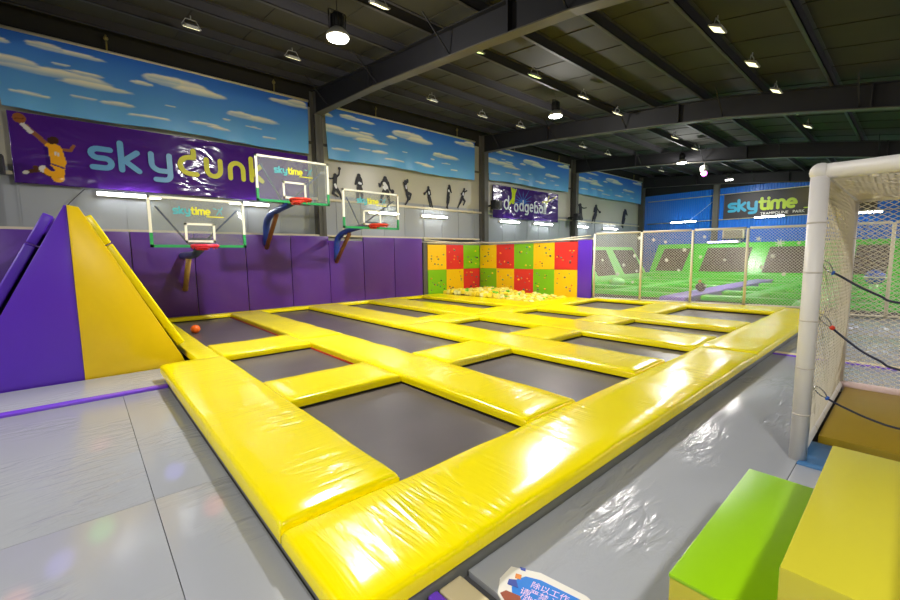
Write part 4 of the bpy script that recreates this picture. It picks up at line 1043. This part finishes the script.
m_pk = mat('pink_notice_letters', rgb(250, 214, 240), .4)
dirr = math.atan2(1.03-1.285, 1.845-1.80)
TT = lambda x, y, h: (x, y, .0548+h*.4)
for (txt, x, y) in (('除以工作', 1.675, 1.265), ('严禁入内', 1.625, 1.24), ('请,', 1.60, 1.28), ('(跳区', 1.565, 1.255), ('随时', 1.51, 1.22)):
    text_part('lettering', txt, .052, TT, m_pk, t, x, y, .002, dirr+.12)

# ------------------------------------------------------------------ green park beyond the fence
mb = MB(); mb.box(16.78, 28.6, -3.2, 12.3, 0, .12); o = mb.build('park_bed', m_bed, loc=(20, 5, 0)); tag(o, 'black trampoline floor of the green area beyond the mesh fence', 'trampoline')
def gpad(x0, x1, y0, y1, label, m=None, z=.3, z0=.12):
    o = pad_obj('park_pad', x0, x1, y0, y1, z0, z, m or m_green, bevel=.05, seed=3, res=.6); tag(o, label, 'pad', 'green pads beyond the fence' if not m else None)
RW = ('nearest', 'second', 'third', 'fourth', 'fifth'); GX = (16.8, 19.3, 22.2, 25.1, 28.0)
for i, x in enumerate(GX):
    gpad(x, x+.55, -3.1, 1.7, 'green cross pad beyond the fence behind the goal, row %s from the fence' % RW[i])
    gpad(x, x+.55, 2.45, 5.15, 'green cross pad between goal and violet lane, row %s' % RW[i])
    gpad(x, x+.55, 6.1, 12.2, 'green cross pad beyond the fence, left wall side, row %s from the fence' % RW[i])
    if i < 4:
        for (a, b, wh) in ((8.3, 8.8, 'middle line'), (11.4, 11.9, 'line by the left wall'), (3.6, 4.1, 'goal side line')):
            gpad(x+.56, GX[i+1]-.01, a, b, 'short green pad beyond the fence, %s, %s from the fence' % (wh, RW[i]))
gpad(15.9, 26, 1.75, 2.4, 'wide pale green pad beyond the fence beside the goal post', m_green2, .31)
gpad(15.4, 28.6, 5.2, 6.05, 'long violet lane pad crossing the green area', m_lilac, .32)
gpad(28.7, 29.55, -3, 12.4, 'green pad along the foot of the sloping trampolines', None, .55, 0)
def slope_unit(y0, y1, pa, pb, label):
    t = thing('sloping_trampoline', (29.5, y0, .2), label, 'sloping trampoline', 'sloping trampolines against the far wall')
    xb, zb, xt, zt = 29.6, .45, 31.1, 2.45
    f = lambda u: (xb+(xt-xb)*u, zb+(zt-zb)*u)
    mb = MB(); mb.add([(xb, y0, 0), (xb, y1, 0), (xb, y0, zb), (xb, y1, zb), (xt, y0, zt), (xt, y1, zt), (xt+.5, y0, zt), (xt+.5, y1, zt), (xt+.5, y0, 0), (xt+.5, y1, 0)],
           [(0,1,3,2),(2,3,5,4),(4,5,7,6),(6,7,9,8),(0,2,4,6,8),(1,9,7,5,3)]); part('green_frame', mb, m_green, t)
    a, b = f(.1), f(.84); n = (-.03, .022)
    mb = MB(); mb.add([(a[0]+n[0], pa+.12, a[1]+n[1]), (a[0]+n[0], pb, a[1]+n[1]), (b[0]+n[0], pb-.12, b[1]+n[1]), (b[0]+n[0], pa, b[1]+n[1]), (a[0], pa+.12, a[1]), (a[0], pb, a[1]), (b[0], pb-.12, b[1]), (b[0], pa, b[1])],
           [(0,1,2,3),(4,5,6,7),(0,1,5,4),(1,2,6,5),(2,3,7,6),(3,0,4,7)]); part('black_bed', mb, mat('dark_slope_bed', rgb(88, 74, 66), .5), t)
slope_unit(9.76, 12.4, 10.2, 12.0, 'sloping green trampoline left of the far column')
slope_unit(6.41, 9.75, 6.75, 9.3, 'sloping green trampoline with violet light, below the dark banner')
slope_unit(3.11, 6.4, 3.95, 6.0, 'sloping green trampoline just left of the goal')
slope_unit(.3, 3.1, .85, 2.25, 'sloping green trampoline seen through the goal netting')
slope_unit(-2.9, .29, -2.4, .0, 'sloping green trampoline at the right edge of the picture, seen through netting')
def side_unit(x0, x1, pa, pb, label):
    t = thing('sloping_trampoline', (x0, 13.3, .2), label, 'sloping trampoline')
    yb, zb, yt, zt = 12.45, .35, 13.6, 2.3
    mb = MB(); mb.add([(x0, yb, 0), (x1, yb, 0), (x0, yb, zb), (x1, yb, zb), (x0, yt, zt), (x1, yt, zt), (x0, yt+.1, zt), (x1, yt+.1, zt), (x0, yt+.1, 0), (x1, yt+.1, 0)],
           [(0,1,3,2),(2,3,5,4),(4,5,7,6),(6,7,9,8),(0,2,4,6,8),(1,9,7,5,3)]); part('green_frame', mb, m_green2, t)
    g = lambda u: (yb+(yt-yb)*u-.03, zb+(zt-zb)*u+.02)
    a, b = g(.08), g(.88)
    mb = MB(); mb.add([(pa, a[0], a[1]), (pb, a[0], a[1]), (pb+.35, b[0], b[1]), (pa+.15, b[0], b[1]), (pa, a[0]+.03, a[1]), (pb, a[0]+.03, a[1]), (pb+.35, b[0]+.03, b[1]), (pa+.15, b[0]+.03, b[1])],
           [(0,1,2,3),(4,5,6,7),(0,1,5,4),(1,2,6,5),(2,3,7,6),(3,0,4,7)]); part('black_bed', mb, mat('dark_slope_bed', rgb(88, 74, 66), .5), t)
side_unit(18.0, 22.0, 18.6, 21.2, 'sloping green trampoline on the left wall, behind the violet end pad')
side_unit(22.1, 25.8, 22.9, 25.1, 'sloping green trampoline on the left wall, first right of the violet end pad'); side_unit(25.85, 29.5, 26.3, 28.95, 'sloping green trampoline on the left wall, in the far corner')
t = thing('violet_tube', (31.0, 7.9, 2.6), 'violet glowing tube light over the sloping trampolines', 'tube light')
mb = MB(); mb.tube((30.9, 7.6, 2.52), (30.9, 9.2, 2.52), .05, 8); part('tube', mb, m_uv, t)
mb = MB(); mb.box(30.93, 31.3, 7.5, 9.3, 2.46, 2.58); part('batten', mb, m_white, t)
t = thing('wall_vent', (31.8, 7.9, 2.9), 'pale square vent box on the blue wall below the dark banner', 'vent')
mb = MB(); mb.box(31.55, 31.9, 7.4, 8.6, 2.75, 3.35); part('box', mb, m_trimw, t, bevel=.03)
mb = MB(); [mb.box(31.53, 31.55, 7.5, 8.5, 2.8+.08*k, 2.84+.08*k) for k in range(6)]; part('grille', mb, m_column, t)
t = thing('stuffed_ball', (18.2, 5.6, .34), 'small dark ball with white rim on the violet lane beyond the fence', 'ball')
mb = MB(); mb.ball((18.2, 5.6, .5), .18, 14); part('dark_body', mb, mat('dark_plum', rgb(96, 66, 84), .6), t)
mb = MB(); mb.torus((18.24, 5.6, .54), .15, .05, 20, 8); part('white_rim', mb, m_white, t)
mb = MB(); mb.ball((18.25, 5.65, .72), .06, 10); part('orange_top', mb, mat('soft_orange', rgb(226, 150, 100), .6), t)
t = thing('pale_ball', (20.8, 9.7, .3), 'large pale translucent green ball beyond the fence', 'ball')
mb = MB(); mb.ball((20.8, 10.3, .37), .32, 18, (1.2, 1.2, .8)); part('shell', mb, m_green2, t)
t = thing('blue_ball', (20.0, .9, .3), 'blue ball with a white band, seen through the goal netting', 'ball')
mb = MB(); mb.ball((20.0, .9, .95), .26, 16); part('shell', mb, m_clipb, t)
mb = MB(); mb.torus((20.0, .9, .95), .25, .03, 20, 6); part('white_band', mb, m_white, t)
mb = MB(); mb.tube((20, .9, .12), (20, .9, .75), .12, 10); part('stand', mb, m_green2, t)

# dark banner on the far wall
K0, K1, KZ0, KZ1 = 8.7, 1.6, 3.98, 5.58
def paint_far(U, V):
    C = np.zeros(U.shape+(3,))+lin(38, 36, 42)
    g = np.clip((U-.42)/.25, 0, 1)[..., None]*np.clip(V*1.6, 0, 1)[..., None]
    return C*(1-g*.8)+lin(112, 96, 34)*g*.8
t = thing('dark_banner', (XF-.1, 5, KZ0), 'black banner with cyan and lime lettering on the blue end wall', 'banner')
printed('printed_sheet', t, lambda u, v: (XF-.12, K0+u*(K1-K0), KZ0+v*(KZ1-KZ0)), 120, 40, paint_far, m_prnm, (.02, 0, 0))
TT = lambda a, b, h: (XF-.125-h, 8.7-a, b)
mb = MB(); xe = word(mb, 'sky', .30, 4.50, .46, .085, TT, .34, 1.12)
strokes(mb, [[(4.45, 4.75), (4.8, 4.95), (5.1, 4.7)], [(4.7, 5.1), (4.95, 4.95), (5.3, 5.1)]], .06, TT); part('cyan_lettering', mb, m_cyan, t)
mb = MB(); xe = word(mb, 'time', xe+.02, 4.50, .46, .085, TT, .3, 1.1); strokes(mb, [[(4.1, 4.40), (5.0, 4.40)]], .03, TT); part('lime_lettering', mb, m_limep, t)
text_part('small_lettering', 'TRAMPOLINE   PARK', .23, TT, m_white, t, 2.0, 4.14, .006)
# loose wires on the walls
for i, (p, lab) in enumerate([([(.2, 13.9, 3.6), (-.1, 13.5, 3.2), (-.3, 13.4, 2.9), (-.2, 9.5, 2.62)], 'thin dark wire hanging from the purple banner to the pyramid'),
                               ([(XF-.2, 10.8, 4.0), (XF-.25, 9.9, 4.7), (XF-.25, 9.2, 5.3)], 'thin pale wire rising from the far tube light to the column')]):
    mb = MB(); mb.path(p, .01, 5); o = mb.build('wire', m_black if i == 0 else m_white, loc=p[0]); tag(o, lab, 'wire')
